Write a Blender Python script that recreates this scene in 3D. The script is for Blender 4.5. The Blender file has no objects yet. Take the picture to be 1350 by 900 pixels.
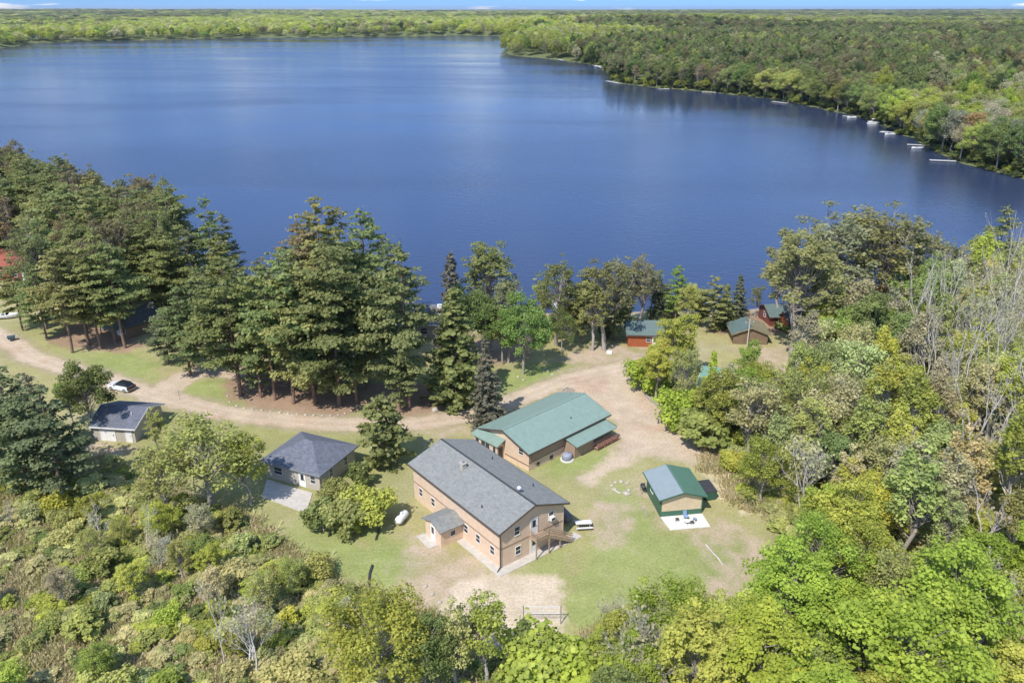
import bpy, math, random
import numpy as np
R = math.radians
PI = math.pi
rng = np.random.default_rng(7)
random.seed(7)
scene = bpy.context.scene
COL = scene.collection

# ------------------------------------------------------------------ camera
H = 58.0
FPX = 1080.0
PITCH = math.atan(438 / FPX)
cam_d = bpy.data.cameras.new('camera')
cam = bpy.data.objects.new('camera', cam_d)
COL.objects.link(cam)
cam_d.sensor_width = 36
cam_d.lens = 36 * FPX / 1350
cam_d.clip_start = 0.5
cam_d.clip_end = 90000
cam.location = (0, 0, H)
cam.rotation_euler = (PI / 2 - PITCH, 0, 0)
scene.camera = cam

def G(px, py, z=0.0):
    """photo pixel -> where that line of sight meets height z"""
    x = (px - 675) / FPX
    y = (450 - py) / FPX
    dy = math.cos(PITCH) + y * math.sin(PITCH)
    dz = -math.sin(PITCH) + y * math.cos(PITCH)
    t = (z - H) / dz
    return (x * t, dy * t)

# ------------------------------------------------------------------ noise
def _hash(i, j, s):
    h = (i * 374761393 + j * 668265263 + s * 982451653) & 0xffffffff
    h = ((h ^ (h >> 13)) * 1274126177) & 0xffffffff
    return ((h ^ (h >> 16)) & 0xffff) / 65535.0

def vnoise(x, y, s=0):
    x = np.asarray(x, float); y = np.asarray(y, float)
    i = np.floor(x).astype(np.int64); j = np.floor(y).astype(np.int64)
    fx = x - i; fy = y - j
    fx = fx * fx * (3 - 2 * fx); fy = fy * fy * (3 - 2 * fy)
    a = _hash(i, j, s); b = _hash(i + 1, j, s); c = _hash(i, j + 1, s); d = _hash(i + 1, j + 1, s)
    return (a * (1 - fx) + b * fx) * (1 - fy) + (c * (1 - fx) + d * fx) * fy

def fbm(x, y, s=0, o=4):
    t = 0; a = 1; n = 0
    for k in range(o):
        t = t + a * vnoise(x * 2 ** k + 17.3 * k, y * 2 ** k - 9.1 * k, s + k); n += a; a *= .5
    return t / n

def sdf_poly(x, y, poly):
    """signed distance, negative inside"""
    P = np.asarray(poly, float)
    d = np.full(x.shape, 1e18); inside = np.zeros(x.shape, bool)
    n = len(P)
    for k in range(n):
        a = P[k]; b = P[(k + 1) % n]
        e = b - a
        wx = x - a[0]; wy = y - a[1]
        t = np.clip((wx * e[0] + wy * e[1]) / (e @ e + 1e-12), 0, 1)
        d = np.minimum(d, (wx - e[0] * t) ** 2 + (wy - e[1] * t) ** 2)
        c = ((a[1] > y) != (b[1] > y))
        with np.errstate(divide='ignore', invalid='ignore'):
            xi = (b[0] - a[0]) * (y - a[1]) / (b[1] - a[1] + 1e-12) + a[0]
        inside ^= c & (x < xi)
    d = np.sqrt(d)
    return np.where(inside, -d, d)

def sdf_line(x, y, pts, width):
    P = np.asarray(pts, float)
    d = np.full(x.shape, 1e18)
    for k in range(len(P) - 1):
        a = P[k]; b = P[k + 1]; e = b - a
        wx = x - a[0]; wy = y - a[1]
        t = np.clip((wx * e[0] + wy * e[1]) / (e @ e + 1e-12), 0, 1)
        d = np.minimum(d, np.sqrt((wx - e[0] * t) ** 2 + (wy - e[1] * t) ** 2))
    return d - width

def smooth(d, soft):
    t = np.clip(.5 - d / soft, 0, 1)
    return t * t * (3 - 2 * t)

# ------------------------------------------------------------------ materials
MATS = {}
def new_mat(name):
    m = bpy.data.materials.new(name); m.use_nodes = True
    nt = m.node_tree
    return m, nt, nt.nodes['Principled BSDF']

def pmat(name, col, rough=.8, noise=.18, scale=3.0, metal=0.0, bump=0.0, bscale=None, stretch=None, second=None):
    """painted / wooden / concrete surface with mottled procedural colour"""
    if name in MATS: return MATS[name]
    m, nt, b = new_mat(name)
    tc = nt.nodes.new('ShaderNodeTexCoord')
    mp = nt.nodes.new('ShaderNodeMapping')
    nt.links.new(tc.outputs['Object'], mp.inputs['Vector'])
    if stretch: mp.inputs['Scale'].default_value = stretch
    n = nt.nodes.new('ShaderNodeTexNoise'); n.inputs['Scale'].default_value = scale
    n.inputs['Detail'].default_value = 5; n.inputs['Roughness'].default_value = .65
    nt.links.new(mp.outputs[0], n.inputs['Vector'])
    cr = nt.nodes.new('ShaderNodeValToRGB')
    c2 = second or col
    cr.color_ramp.elements[0].position = .3; cr.color_ramp.elements[1].position = .7
    cr.color_ramp.elements[0].color = tuple(c * (1 - noise) for c in c2) + (1,)
    cr.color_ramp.elements[1].color = tuple(min(1, c * (1 + noise)) for c in col) + (1,)
    nt.links.new(n.outputs['Fac'], cr.inputs['Fac'])
    nt.links.new(cr.outputs['Color'], b.inputs['Base Color'])
    b.inputs['Roughness'].default_value = rough
    b.inputs['Metallic'].default_value = metal
    if bump:
        bp = nt.nodes.new('ShaderNodeBump'); bp.inputs['Strength'].default_value = bump
        bp.inputs['Distance'].default_value = .03
        n2 = nt.nodes.new('ShaderNodeTexNoise'); n2.inputs['Scale'].default_value = bscale or scale * 4
        nt.links.new(mp.outputs[0], n2.inputs['Vector'])
        nt.links.new(n2.outputs['Fac'], bp.inputs['Height'])
        nt.links.new(bp.outputs[0], b.inputs['Normal'])
    MATS[name] = m
    return m

def siding_mat(name, col, pitch=.2, rough=.75, axis='Z', depth=.25, noise=.12, kind='SAW'):
    """lapped boards or metal ribs: thin dark lines at a fixed pitch"""
    if name in MATS: return MATS[name]
    m, nt, b = new_mat(name)
    tc = nt.nodes.new('ShaderNodeTexCoord')
    w = nt.nodes.new('ShaderNodeTexWave'); w.wave_type = 'BANDS'
    w.bands_direction = axis; w.wave_profile = kind
    w.inputs['Scale'].default_value = 1 / pitch * (.314 if kind == 'SIN' else .314)
    nt.links.new(tc.outputs['Object'], w.inputs['Vector'])
    n = nt.nodes.new('ShaderNodeTexNoise'); n.inputs['Scale'].default_value = 1.3; n.inputs['Detail'].default_value = 6
    n.inputs['Roughness'].default_value = .7
    nt.links.new(tc.outputs['Object'], n.inputs['Vector'])
    cr = nt.nodes.new('ShaderNodeValToRGB')
    cr.color_ramp.elements[0].position = .3; cr.color_ramp.elements[1].position = .72
    cr.color_ramp.elements[0].color = tuple(c * (1 - noise) for c in col) + (1,)
    cr.color_ramp.elements[1].color = tuple(c * (1 + noise) for c in col) + (1,)
    nt.links.new(n.outputs['Fac'], cr.inputs['Fac'])
    mx = nt.nodes.new('ShaderNodeMix'); mx.data_type = 'RGBA'; mx.blend_type = 'MULTIPLY'
    mx.inputs['Factor'].default_value = depth
    nt.links.new(cr.outputs['Color'], mx.inputs[6]); nt.links.new(w.outputs['Color'], mx.inputs[7])
    nt.links.new(mx.outputs[2], b.inputs['Base Color'])
    bp = nt.nodes.new('ShaderNodeBump'); bp.inputs['Strength'].default_value = .4; bp.inputs['Distance'].default_value = .02
    nt.links.new(w.outputs['Fac'], bp.inputs['Height']); nt.links.new(bp.outputs[0], b.inputs['Normal'])
    b.inputs['Roughness'].default_value = rough
    MATS[name] = m
    return m

def shingle_mat(name, col, rough=.9, var=.22):
    if name in MATS: return MATS[name]
    m, nt, b = new_mat(name)
    tc = nt.nodes.new('ShaderNodeTexCoord')
    br = nt.nodes.new('ShaderNodeTexBrick')
    br.inputs['Scale'].default_value = 1; br.inputs['Brick Width'].default_value = .34; br.inputs['Row Height'].default_value = .15
    br.inputs['Mortar Size'].default_value = .006; br.inputs['Bias'].default_value = 0
    br.inputs['Color1'].default_value = tuple(c * (1 - var) for c in col) + (1,)
    br.inputs['Color2'].default_value = tuple(c * (1 + var) for c in col) + (1,)
    br.inputs['Mortar'].default_value = tuple(c * .6 for c in col) + (1,)
    nt.links.new(tc.outputs['UV'], br.inputs['Vector'])
    n = nt.nodes.new('ShaderNodeTexNoise'); n.inputs['Scale'].default_value = 1.6; n.inputs['Detail'].default_value = 8
    n.inputs['Roughness'].default_value = .75
    nt.links.new(tc.outputs['Object'], n.inputs['Vector'])
    mr = nt.nodes.new('ShaderNodeMapRange'); mr.inputs['From Min'].default_value = .3; mr.inputs['From Max'].default_value = .7
    mr.inputs['To Min'].default_value = .82; mr.inputs['To Max'].default_value = 1.18
    nt.links.new(n.outputs['Fac'], mr.inputs['Value'])
    mx = nt.nodes.new('ShaderNodeMix'); mx.data_type = 'RGBA'; mx.blend_type = 'MULTIPLY'; mx.inputs['Factor'].default_value = 1
    nt.links.new(br.outputs['Color'], mx.inputs[6]); nt.links.new(mr.outputs['Result'], mx.inputs[7])
    nt.links.new(mx.outputs[2], b.inputs['Base Color'])
    b.inputs['Roughness'].default_value = rough
    MATS[name] = m
    return m

def glass_mat():
    m, nt, b = new_mat('window_glass')
    b.inputs['Base Color'].default_value = (.035, .04, .05, 1); b.inputs['Roughness'].default_value = .12
    return m

def leaf_mat(name, instanced=False):
    m, nt, b = new_mat(name)
    nt.nodes.remove(b)
    out = nt.nodes['Material Output']
    if instanced:
        at = nt.nodes.new('ShaderNodeAttribute'); at.attribute_type = 'INSTANCER'; at.attribute_name = 'tint'
        base = at.outputs['Color']
    else:
        oi = nt.nodes.new('ShaderNodeObjectInfo'); base = oi.outputs['Color']
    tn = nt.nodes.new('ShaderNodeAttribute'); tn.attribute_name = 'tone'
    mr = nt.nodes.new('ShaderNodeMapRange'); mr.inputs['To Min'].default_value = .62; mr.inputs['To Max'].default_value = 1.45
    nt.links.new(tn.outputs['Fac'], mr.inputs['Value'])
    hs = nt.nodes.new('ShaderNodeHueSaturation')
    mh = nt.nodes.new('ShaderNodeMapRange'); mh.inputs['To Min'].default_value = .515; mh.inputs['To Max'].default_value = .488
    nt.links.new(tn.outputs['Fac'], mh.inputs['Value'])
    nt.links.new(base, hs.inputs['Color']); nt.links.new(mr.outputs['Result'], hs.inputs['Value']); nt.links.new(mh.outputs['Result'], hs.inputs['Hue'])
    d = nt.nodes.new('ShaderNodeBsdfDiffuse'); t = nt.nodes.new('ShaderNodeBsdfTranslucent')
    nt.links.new(hs.outputs[0], d.inputs['Color']); nt.links.new(hs.outputs[0], t.inputs['Color'])
    mx = nt.nodes.new('ShaderNodeMixShader'); mx.inputs['Fac'].default_value = .48
    nt.links.new(d.outputs[0], mx.inputs[1]); nt.links.new(t.outputs[0], mx.inputs[2])
    nt.links.new(mx.outputs[0], out.inputs['Surface'])
    return m

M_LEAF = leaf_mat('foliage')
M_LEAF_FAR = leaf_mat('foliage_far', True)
M_BARK = pmat('bark_brown', (.13, .095, .075), .95, .35, 2.5, stretch=(4, 4, .8))
M_BARK_PINE = pmat('bark_pine', (.24, .15, .11), .95, .35, 2.0, stretch=(4, 4, .8), second=(.15, .11, .09))
M_BARK_GREY = pmat('bark_grey', (.34, .30, .26), .95, .3, 2.5, stretch=(4, 4, .8))
M_BARK_PALE = pmat('bark_pale', (.52, .48, .43), .9, .3, 3.0, stretch=(3, 3, 1.5))
M_GLASS = glass_mat()
M_WHITE = pmat('white_paint', (.74, .73, .71), .5, .06, 2)
M_WHITE_METAL = pmat('white_metal', (.72, .73, .74), .35, .08, 2)
M_DARK = pmat('dark_metal', (.045, .045, .05), .5, .2, 3)
M_TRIM = pmat('dark_brown_trim', (.095, .07, .055), .7, .15, 3)
M_GREYTRIM = pmat('grey_trim', (.22, .23, .24), .6, .1, 3)
M_CONC = pmat('concrete', (.48, .44, .39), .9, .16, 1.6, bump=.2)
M_CONC_NEW = pmat('new_concrete', (.62, .60, .56), .85, .07, 1.2)
M_WOOD = pmat('weathered_wood', (.36, .26, .18), .85, .25, 5)
M_WOOD_GREY = pmat('grey_wood', (.30, .27, .24), .9, .25, 5)
M_WOOD_RED = pmat('reddish_wood', (.34, .17, .13), .85, .2, 5)
M_STONE = pmat('pale_stone', (.42, .375, .32), .95, .25, 4)
M_LODGE = siding_mat('tan_lap_siding', (.72, .535, .39), .16, .8, depth=.16)
M_SHINGLE = shingle_mat('grey_green_shingles', (.225, .23, .218), var=.11)
M_SHINGLE_BLUE = shingle_mat('slate_blue_shingles', (.13, .14, .175))
M_SHINGLE_DK = shingle_mat('dark_shingles', (.085, .095, .10))
M_GREEN_ROOF = siding_mat('faded_green_metal_roof', (.235, .325, .275), .3, .5, 'X', .18, .1)
M_GREEN_ROOF_P = siding_mat('green_metal_roof', (.10, .20, .145), .3, .42, 'X', .18, .08)
M_TEAL_ROOF = siding_mat('teal_metal_roof', (.16, .30, .25), .3, .5, 'X', .2, .14)
M_GREY_ROOF = siding_mat('grey_green_metal_roof', (.12, .17, .16), .3, .55, 'X', .2, .14)
M_RED_ROOF = siding_mat('rusty_red_metal_roof', (.30, .085, .055), .3, .6, 'X', .2, .2)
M_CREAM = siding_mat('cream_metal_siding', (.62, .50, .33), .22, .6, depth=.14)
M_GREENWALL = siding_mat('green_metal_wainscot', (.05, .14, .09), .22, .5, depth=.2)
M_BLOCK = siding_mat('cream_block_wall', (.50, .45, .38), .2, .85, depth=.25)
M_REDWALL = siding_mat('orange_red_log_siding', (.42, .115, .04), .22, .8, depth=.4, noise=.2)
M_DKRED = siding_mat('dark_red_siding', (.22, .065, .04), .22, .8, depth=.4, noise=.2)
M_BROWNWALL = siding_mat('brown_siding', (.22, .155, .095), .2, .85, depth=.3, noise=.15)
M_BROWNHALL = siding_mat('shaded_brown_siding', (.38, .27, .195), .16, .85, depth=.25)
M_MOSSY = siding_mat('mossy_tan_roof', (.25, .22, .13), .3, .8, 'X', .2, .25)

# ------------------------------------------------------------------ object helpers
def setp(o, label=None, cat=None, group=None, kind=None):
    if label: o['label'] = label
    if cat: o['category'] = cat
    if group: o['group'] = group
    if kind: o['kind'] = kind
    return o

def empty(name, loc, rz=0, label=None, cat=None, group=None):
    o = bpy.data.objects.new(name, None); COL.objects.link(o)
    o.location = loc; o.rotation_euler = (0, 0, rz); o.empty_display_size = .3
    return setp(o, label, cat, group)

def link_mesh(name, me, parent=None, loc=None, rz=None):
    o = bpy.data.objects.new(name, me); COL.objects.link(o)
    if parent is not None: o.parent = parent
    if loc is not None: o.location = loc
    if rz is not None: o.rotation_euler = (0, 0, rz)
    return o

class MB:
    """collects solids, builds one mesh"""
    def __init__(s): s.v = []; s.f = []; s.m = []; s.uv = []
    def poly(s, pts, faces, mi=0):
        k = len(s.v); s.v += [tuple(p) for p in pts]
        for f in faces: s.f.append(tuple(i + k for i in f)); s.m.append(mi)
    def box(s, x0, x1, y0, y1, z0, z1, mi=0):
        s.poly([(x0, y0, z0), (x1, y0, z0), (x1, y1, z0), (x0, y1, z0), (x0, y0, z1), (x1, y0, z1), (x1, y1, z1), (x0, y1, z1)],
               [(3, 2, 1, 0), (4, 5, 6, 7), (0, 1, 5, 4), (1, 2, 6, 5), (2, 3, 7, 6), (3, 0, 4, 7)], mi)
    def beam(s, p, q, w, h=None, mi=0):
        """square bar from p to q"""
        h = h or w
        p = np.array(p, float); q = np.array(q, float); d = q - p; d /= np.linalg.norm(d)
        up = np.array([0, 0, 1.]) if abs(d[2]) < .95 else np.array([1., 0, 0])
        a = np.cross(d, up); a /= np.linalg.norm(a); b = np.cross(a, d)
        c = [p - a * w / 2 - b * h / 2, p + a * w / 2 - b * h / 2, p + a * w / 2 + b * h / 2, p - a * w / 2 + b * h / 2]
        e = [x + (q - p) for x in c]
        s.poly(c + e, [(3, 2, 1, 0), (4, 5, 6, 7), (0, 1, 5, 4), (1, 2, 6, 5), (2, 3, 7, 6), (3, 0, 4, 7)], mi)
    def tube(s, p, q, r0, r1=None, n=10, mi=0, cap=True):
        r1 = r0 if r1 is None else r1
        p = np.array(p, float); q = np.array(q, float); d = q - p; d /= max(1e-9, np.linalg.norm(d))
        up = np.array([0, 0, 1.]) if abs(d[2]) < .95 else np.array([1., 0, 0])
        a = np.cross(d, up); a /= np.linalg.norm(a); b = np.cross(a, d)
        pts = []
        for c, r in ((p, r0), (q, r1)):
            for i in range(n):
                t = 2 * PI * i / n; pts.append(c + a * math.cos(t) * r + b * math.sin(t) * r)
        fs = [(i, (i + 1) % n, n + (i + 1) % n, n + i) for i in range(n)]
        if cap: fs += [tuple(range(n - 1, -1, -1)), tuple(range(n, 2 * n))]
        s.poly(pts, fs, mi)
    def lathe(s, prof, c=(0, 0, 0), n=16, mi=0, axis='Z'):
        """prof: list of (r, h) along the axis"""
        pts = []
        for r, h in prof:
            for i in range(n):
                t = 2 * PI * i / n
                x, y, z = r * math.cos(t), r * math.sin(t), h
                if axis == 'X': x, y, z = h, x, y
                if axis == 'Y': x, y, z = x, h, y
                pts.append((c[0] + x, c[1] + y, c[2] + z))
        fs = []
        for k in range(len(prof) - 1):
            for i in range(n):
                fs.append((k * n + i, k * n + (i + 1) % n, (k + 1) * n + (i + 1) % n, (k + 1) * n + i))
        fs += [tuple(range(n - 1, -1, -1)), tuple(range((len(prof) - 1) * n, len(prof) * n))]
        s.poly(pts, fs, mi)
    def build(s, name, mats, parent=None, smooth_=False, uvf=None, bevel=0):
        me = bpy.data.meshes.new(name)
        me.from_pydata(s.v, [], s.f)
        if not isinstance(mats, (list, tuple)): mats = [mats]
        for m in mats: me.materials.append(m)
        for p, mi in zip(me.polygons, s.m): p.material_index = mi; p.use_smooth = smooth_
        if uvf:
            uv = me.uv_layers.new(name='UVMap')
            for l in me.loops: uv.data[l.index].uv = uvf(me.vertices[l.vertex_index].co)
        me.update()
        o = link_mesh(name, me, parent)
        if bevel:
            b = o.modifiers.new('bevel', 'BEVEL'); b.width = bevel; b.segments = 2; b.limit_method = 'ANGLE'
        return o

def rock_mesh(name, r, seed, flat=.7):
    rr = random.Random(seed)
    import bmesh
    bm = bmesh.new(); bmesh.ops.create_icosphere(bm, subdivisions=2, radius=1)
    for v in bm.verts:
        n = 1 + .22 * (fbm(v.co.x * 1.7 + seed, v.co.y * 1.7 + v.co.z * 2.1, seed, 3) - .5) * 2
        v.co = v.co * n * r; v.co.z *= flat; v.co.x *= 1.2
    me = bpy.data.meshes.new(name); bm.to_mesh(me); bm.free()
    me.materials.append(M_STONE)
    return me

# ------------------------------------------------------------------ lake and land layout (metres)
LZ = -1.5
shore_near = [(-2600, 175), (-1500, 168), (-900, 170), (-400, 190), (-150, 222), (0, 258), (70, 285), (140, 312), (205, 336), (300, 353), (420, 374), (560, 396), (700, 409), (800, 409),
              (880, 407), (940, 410), (1000, 404), (1050, 398), (1110, 382), (1170, 368), (1230, 360), (1300, 352), (1350, 343), (1450, 325), (1600, 300), (1900, 268)]
shore_right = [(1700, 262), (1500, 250), (1400, 243), (1350, 237), (1320, 230), (1290, 222), (1262, 216), (1240, 205), (1215, 190), (1190, 180), (1165, 168), (1140, 158), (1115, 152), (1080, 144),
               (1045, 136), (1010, 130), (970, 126), (930, 121), (890, 118), (850, 115), (815, 110), (802, 104), (798, 94), (790, 88), (770, 84), (740, 80), (700, 76), (672, 73), (660, 69), (664, 64),
               (690, 58.5), (700, 52.5), (690, 49.5)]
shore_far = [(640, 47.5), (600, 47), (540, 48), (480, 48.5), (400, 50), (300, 51), (200, 53), (120, 54.5), (60, 57), (40, 57.5), (20, 62), (0, 63.5), (-60, 62), (-150, 59), (-300, 60), (-700, 66), (-1400, 80), (-2600, 110)]
LAKE = [G(x, y, LZ) for x, y in shore_near + shore_right + shore_far]
LAKE = np.array(LAKE)

def lake_d(x, y):
    d = sdf_poly(x, y, LAKE)
    r = np.hypot(x, y)
    return d + (fbm(x * .06, y * .06, 3, 3) - .5) * np.clip(r * .012, 1.5, 16)

def hills(x, y):
    r = np.hypot(x, y)
    a = np.clip((r - 700) / 3500, 0, 1)
    h = a * (22 * fbm(x / 1300, y / 1300, 21, 3) + 8 * fbm(x / 420, y / 420, 31, 2) - 10)
    b = np.clip((r - 5000) / 9000, 0, 1)
    h += b * 55 * np.clip(fbm(x / 5200, y / 3000, 41, 3) - .42, 0, 1) * 2
    a2 = np.clip((r - 300) / 500, 0, 1) * (1 - np.clip((r - 1500) / 1500, 0, 1))
    return np.maximum(h, 0) + a2 * 5 * fbm(x / 160, y / 160, 5, 2) + 24 * np.exp(-((x - 330) / 520) ** 2 - ((y - 2350) / 420) ** 2)

def land_z(x, y, ld=None):
    x = np.asarray(x, float); y = np.asarray(y, float)
    if ld is None: ld = lake_d(x, y)
    near = .25 * (fbm(x / 9, y / 9, 8, 2) - .5) * np.clip((np.abs(ld)) / 10, 0, 1)
    flatten = np.clip((np.hypot(x - 0, y - 95) - 45) / 30, 0, 1)
    z = hills(x, y) * np.clip(ld / 60, 0, 1) + near * flatten
    bank = LZ - .25 + ld * .16
    return np.minimum(z, np.maximum(bank, -5.0))

# ---- surface areas, outlined where they lie on the ground
def PG(pts): return [G(x, y) for x, y in pts]
ROAD = PG([(-120, 418), (-30, 432), (10, 448), (38, 470), (95, 487), (140, 500), (185, 515), (230, 527), (290, 543), (350, 551), (420, 558), (480, 560), (530, 560), (580, 554), (625, 547), (665, 533),
           (700, 519), (740, 503), (780, 493), (820, 484), (850, 477)])
DRIVE = PG([(205, 522), (225, 508), (245, 497), (262, 490), (285, 487), (310, 490)])
YARD = PG([(735, 500), (790, 484), (842, 474), (850, 492), (838, 502), (850, 520), (880, 545), (905, 572), (925, 598), (918, 612), (880, 606), (850, 600), (826, 613), (800, 622), (785, 640), (768, 638), (764, 628), (792, 612),
           (818, 585), (812, 556), (780, 530), (740, 520)])
COURT = PG([(640, 757), (735, 756), (742, 785), (744, 820), (740, 846), (700, 856), (640, 850), (600, 830), (580, 800), (600, 772)])
BARE = [PG([(540, 705), (575, 722), (620, 730), (655, 760), (640, 772), (600, 790), (560, 800), (530, 780), (520, 745)]),
        PG([(905, 690), (960, 690), (1010, 712), (1018, 735), (1000, 775), (960, 800), (930, 780), (925, 740)]),
        PG([(846, 632), (856, 640), (878, 690), (870, 692), (850, 668), (840, 645)]),
        PG([(790, 660), (830, 670), (830, 720), (800, 725), (780, 700)]),
        PG([(980, 460), (1050, 455), (1065, 475), (1050, 500), (1010, 492), (985, 480)]),
        PG([(745, 462), (800, 456), (860, 458), (900, 452), (900, 465), (840, 474), (780, 486), (745, 498), (735, 480)]),
        PG([(85, 585), (120, 583), (182, 585), (170, 600), (120, 612), (80, 615), (60, 600)]),
        PG([(560, 570), (600, 560), (625, 560), (600, 578), (560, 585)]),
        PG([(1200, 425), (1290, 420), (1300, 442), (1220, 445)])]
LITTER = [PG([(295, 500), (340, 495), (420, 505), (480, 512), (480, 540), (450, 550), (390, 548), (330, 536), (300, 525)]),
          PG([(480, 505), (560, 505), (600, 520), (600, 545), (540, 552), (490, 548)]),
          PG([(600, 440), (700, 440), (700, 470), (660, 480), (600, 480)]),
          PG([(100, 425), (170, 425), (190, 455), (170, 465), (100, 460), (60, 450)]),
          PG([(940, 408), (1040, 400), (1040, 440), (950, 440)])]
TANGRASS = [PG([(-200, 720), (20, 690), (70, 700), (80, 740), (130, 760), (200, 780), (240, 850), (260, 960), (-200, 960)]),
            PG([(140, 800), (200, 790), (300, 830), (380, 810), (400, 880), (340, 960), (120, 960)]),
            PG([(210, 690), (250, 700), (240, 745), (215, 740)]), PG([(540, 800), (640, 850), (680, 930), (520, 930), (500, 840)]),
            PG([(850, 530), (1000, 620), (1020, 690), (960, 660), (900, 585), (850, 560)])]
LUSH = [PG([(300, 670), (380, 690), (440, 690), (500, 730), (490, 780), (420, 770), (360, 730), (310, 700)]),
        PG([(470, 680), (550, 720), (540, 790), (500, 830), (480, 760)]),
        PG([(660, 757), (745, 712), (745, 757)]), PG([(560, 505), (640, 500), (700, 480), (760, 480), (750, 495), (700, 510), (650, 530), (600, 545), (560, 535)]),
        PG([(700, 610), (800, 590), (815, 592), (790, 612), (730, 630)]), PG([(800, 640), (850, 640), (870, 700), (990, 720), (990, 790), (830, 850), (750, 840), (745, 760), (790, 720), (790, 670)]),
        PG([(75, 465), (170, 462), (210, 480), (200, 505), (150, 495), (90, 480)]), PG([(240, 503), (300, 500), (300, 535), (240, 525)])]
WOODS = [PG([(1010, 420), (1100, 400), (1380, 370), (1800, 330), (1900, 1100), (850, 1100), (830, 830), (980, 790), (1030, 735), (1010, 690), (960, 650), (955, 610), (900, 545), (870, 520), (880, 490), (960, 520), (1010, 500), (1060, 470)]),
         PG([(-400, 600), (60, 600), (170, 610), (330, 690), (400, 740), (480, 790), (560, 830), (640, 860), (760, 850), (830, 830), (850, 1100), (-400, 1100)])]

def soft(x, y, polys, s, wob=1.2, seed=11):
    n = (fbm(x / 1.6, y / 1.6, seed, 4) - .5) * 2 * wob
    w = np.zeros(x.shape)
    for p in polys:
        w = np.maximum(w, smooth(sdf_poly(x, y, p) + n, s))
    return w

def lerp(c, col, w):
    return c * (1 - w[:, None]) + np.asarray(col)[None, :] * w[:, None]

def ground_colour(x, y, ld):
    r = np.hypot(x, y)
    n1 = fbm(x / 7, y / 7, 50, 4); n2 = fbm(x / 2.2, y / 2.2, 60, 4); n3 = fbm(x / 25, y / 25, 70, 3)
    c = np.tile(np.array([.335, .305, .135]), (len(x), 1))
    c = lerp(c, (.37, .325, .19), np.clip((n1 - .45) * 3.2, 0, 1))
    c = lerp(c, (.275, .28, .105), np.clip((n3 - .5) * 4, 0, 1) * .7)
    near = r < 420
    cc = c[near]; xx = x[near]; yy = y[near]
    m2 = n2[near]; m1 = n1[near]
    cc = lerp(cc, (.255, .295, .095), soft(xx, yy, LUSH, 3.5, 2.0, 12) * np.clip(1.25 - m1 * .9, .2, 1))
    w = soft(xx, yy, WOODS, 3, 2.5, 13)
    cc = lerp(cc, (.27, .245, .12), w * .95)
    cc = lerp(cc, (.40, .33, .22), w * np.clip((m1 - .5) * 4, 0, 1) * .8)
    cc = lerp(cc, (.56, .47, .33), soft(xx, yy, TANGRASS, 4, 3, 14) * np.clip(.3 + (fbm(xx / 1.2, yy / 1.2, 66, 4) - .35) * 3, 0, 1))
    cc = lerp(cc, (.42, .33, .235), soft(xx, yy, BARE, 3.2, 2.2, 15) * np.clip(.45 + (m2 - .35) * 2.2, 0, .95))
    cc = lerp(cc, (.31, .20, .14), soft(xx, yy, LITTER, 2, 1.5, 16) * .85)
    # verge round the tracks worn to thin earth
    for line, wd in ((ROAD, 2.3), (DRIVE, 2.4)):
        d = sdf_line(xx, yy, line, wd) + (fbm(xx / 1.3, yy / 1.3, 17, 3) - .5) * 1.6
        cc = lerp(cc, (.33, .275, .18), smooth(d - .7, 1.6) * .7)
    gp = gravel_w(xx, yy)
    g1 = fbm(xx / 3.5, yy / 3.5, 81, 4)
    grav = lerp(np.tile(np.array([.475, .38, .275]), (len(xx), 1)), (.46, .335, .235), np.clip((g1 - .52) * 4, 0, 1))
    # paler wheel tracks
    d = np.abs(sdf_line(xx, yy, ROAD, 0.0) - .85)
    grav = lerp(grav, (.58, .49, .39), smooth(d - .1, .7) * .55)
    cc = cc * (1 - gp[:, None]) + grav * gp[:, None]
    cw = court_w(xx, yy)
    cc = lerp(cc, (.56, .46, .34), cw * (.8 + .2 * np.clip(m2 * 1.2, 0, 1)))
    cc *= (.86 + .28 * m2)[:, None]
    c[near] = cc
    # beach and lake bed
    c = lerp(c, (.36, .29, .20), smooth(np.abs(ld - 2.0) - 2.0, 2.0) * (r < 260) * (y > 100))
    c = lerp(c, (.05, .05, .04), (ld < -.5) * 1.0)
    far = np.clip((r - 260) / 150, 0, 1)
    c = lerp(c, (.13, .15, .06), np.clip((r - 230) / 60, 0, 1) * (ld > .3) * ((y > 210) & (x > 120) | (r > 400)))
    return c

def gravel_w(x, y):
    n = (fbm(x / 1.1, y / 1.1, 90, 4) - .5) * 1.3
    w = smooth(sdf_line(x, y, ROAD, 2.0) + n, .9)
    w = np.maximum(w, smooth(sdf_line(x, y, DRIVE, 2.6) + n, .9))
    return np.maximum(w, smooth(sdf_poly(x, y, YARD) + n * 1.8, 2.0))
def court_w(x, y):
    n = (fbm(x / 1.2, y / 1.2, 95, 4) - .5) * 1.6
    return smooth(sdf_poly(x, y, COURT) + n, 1.4)

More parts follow.
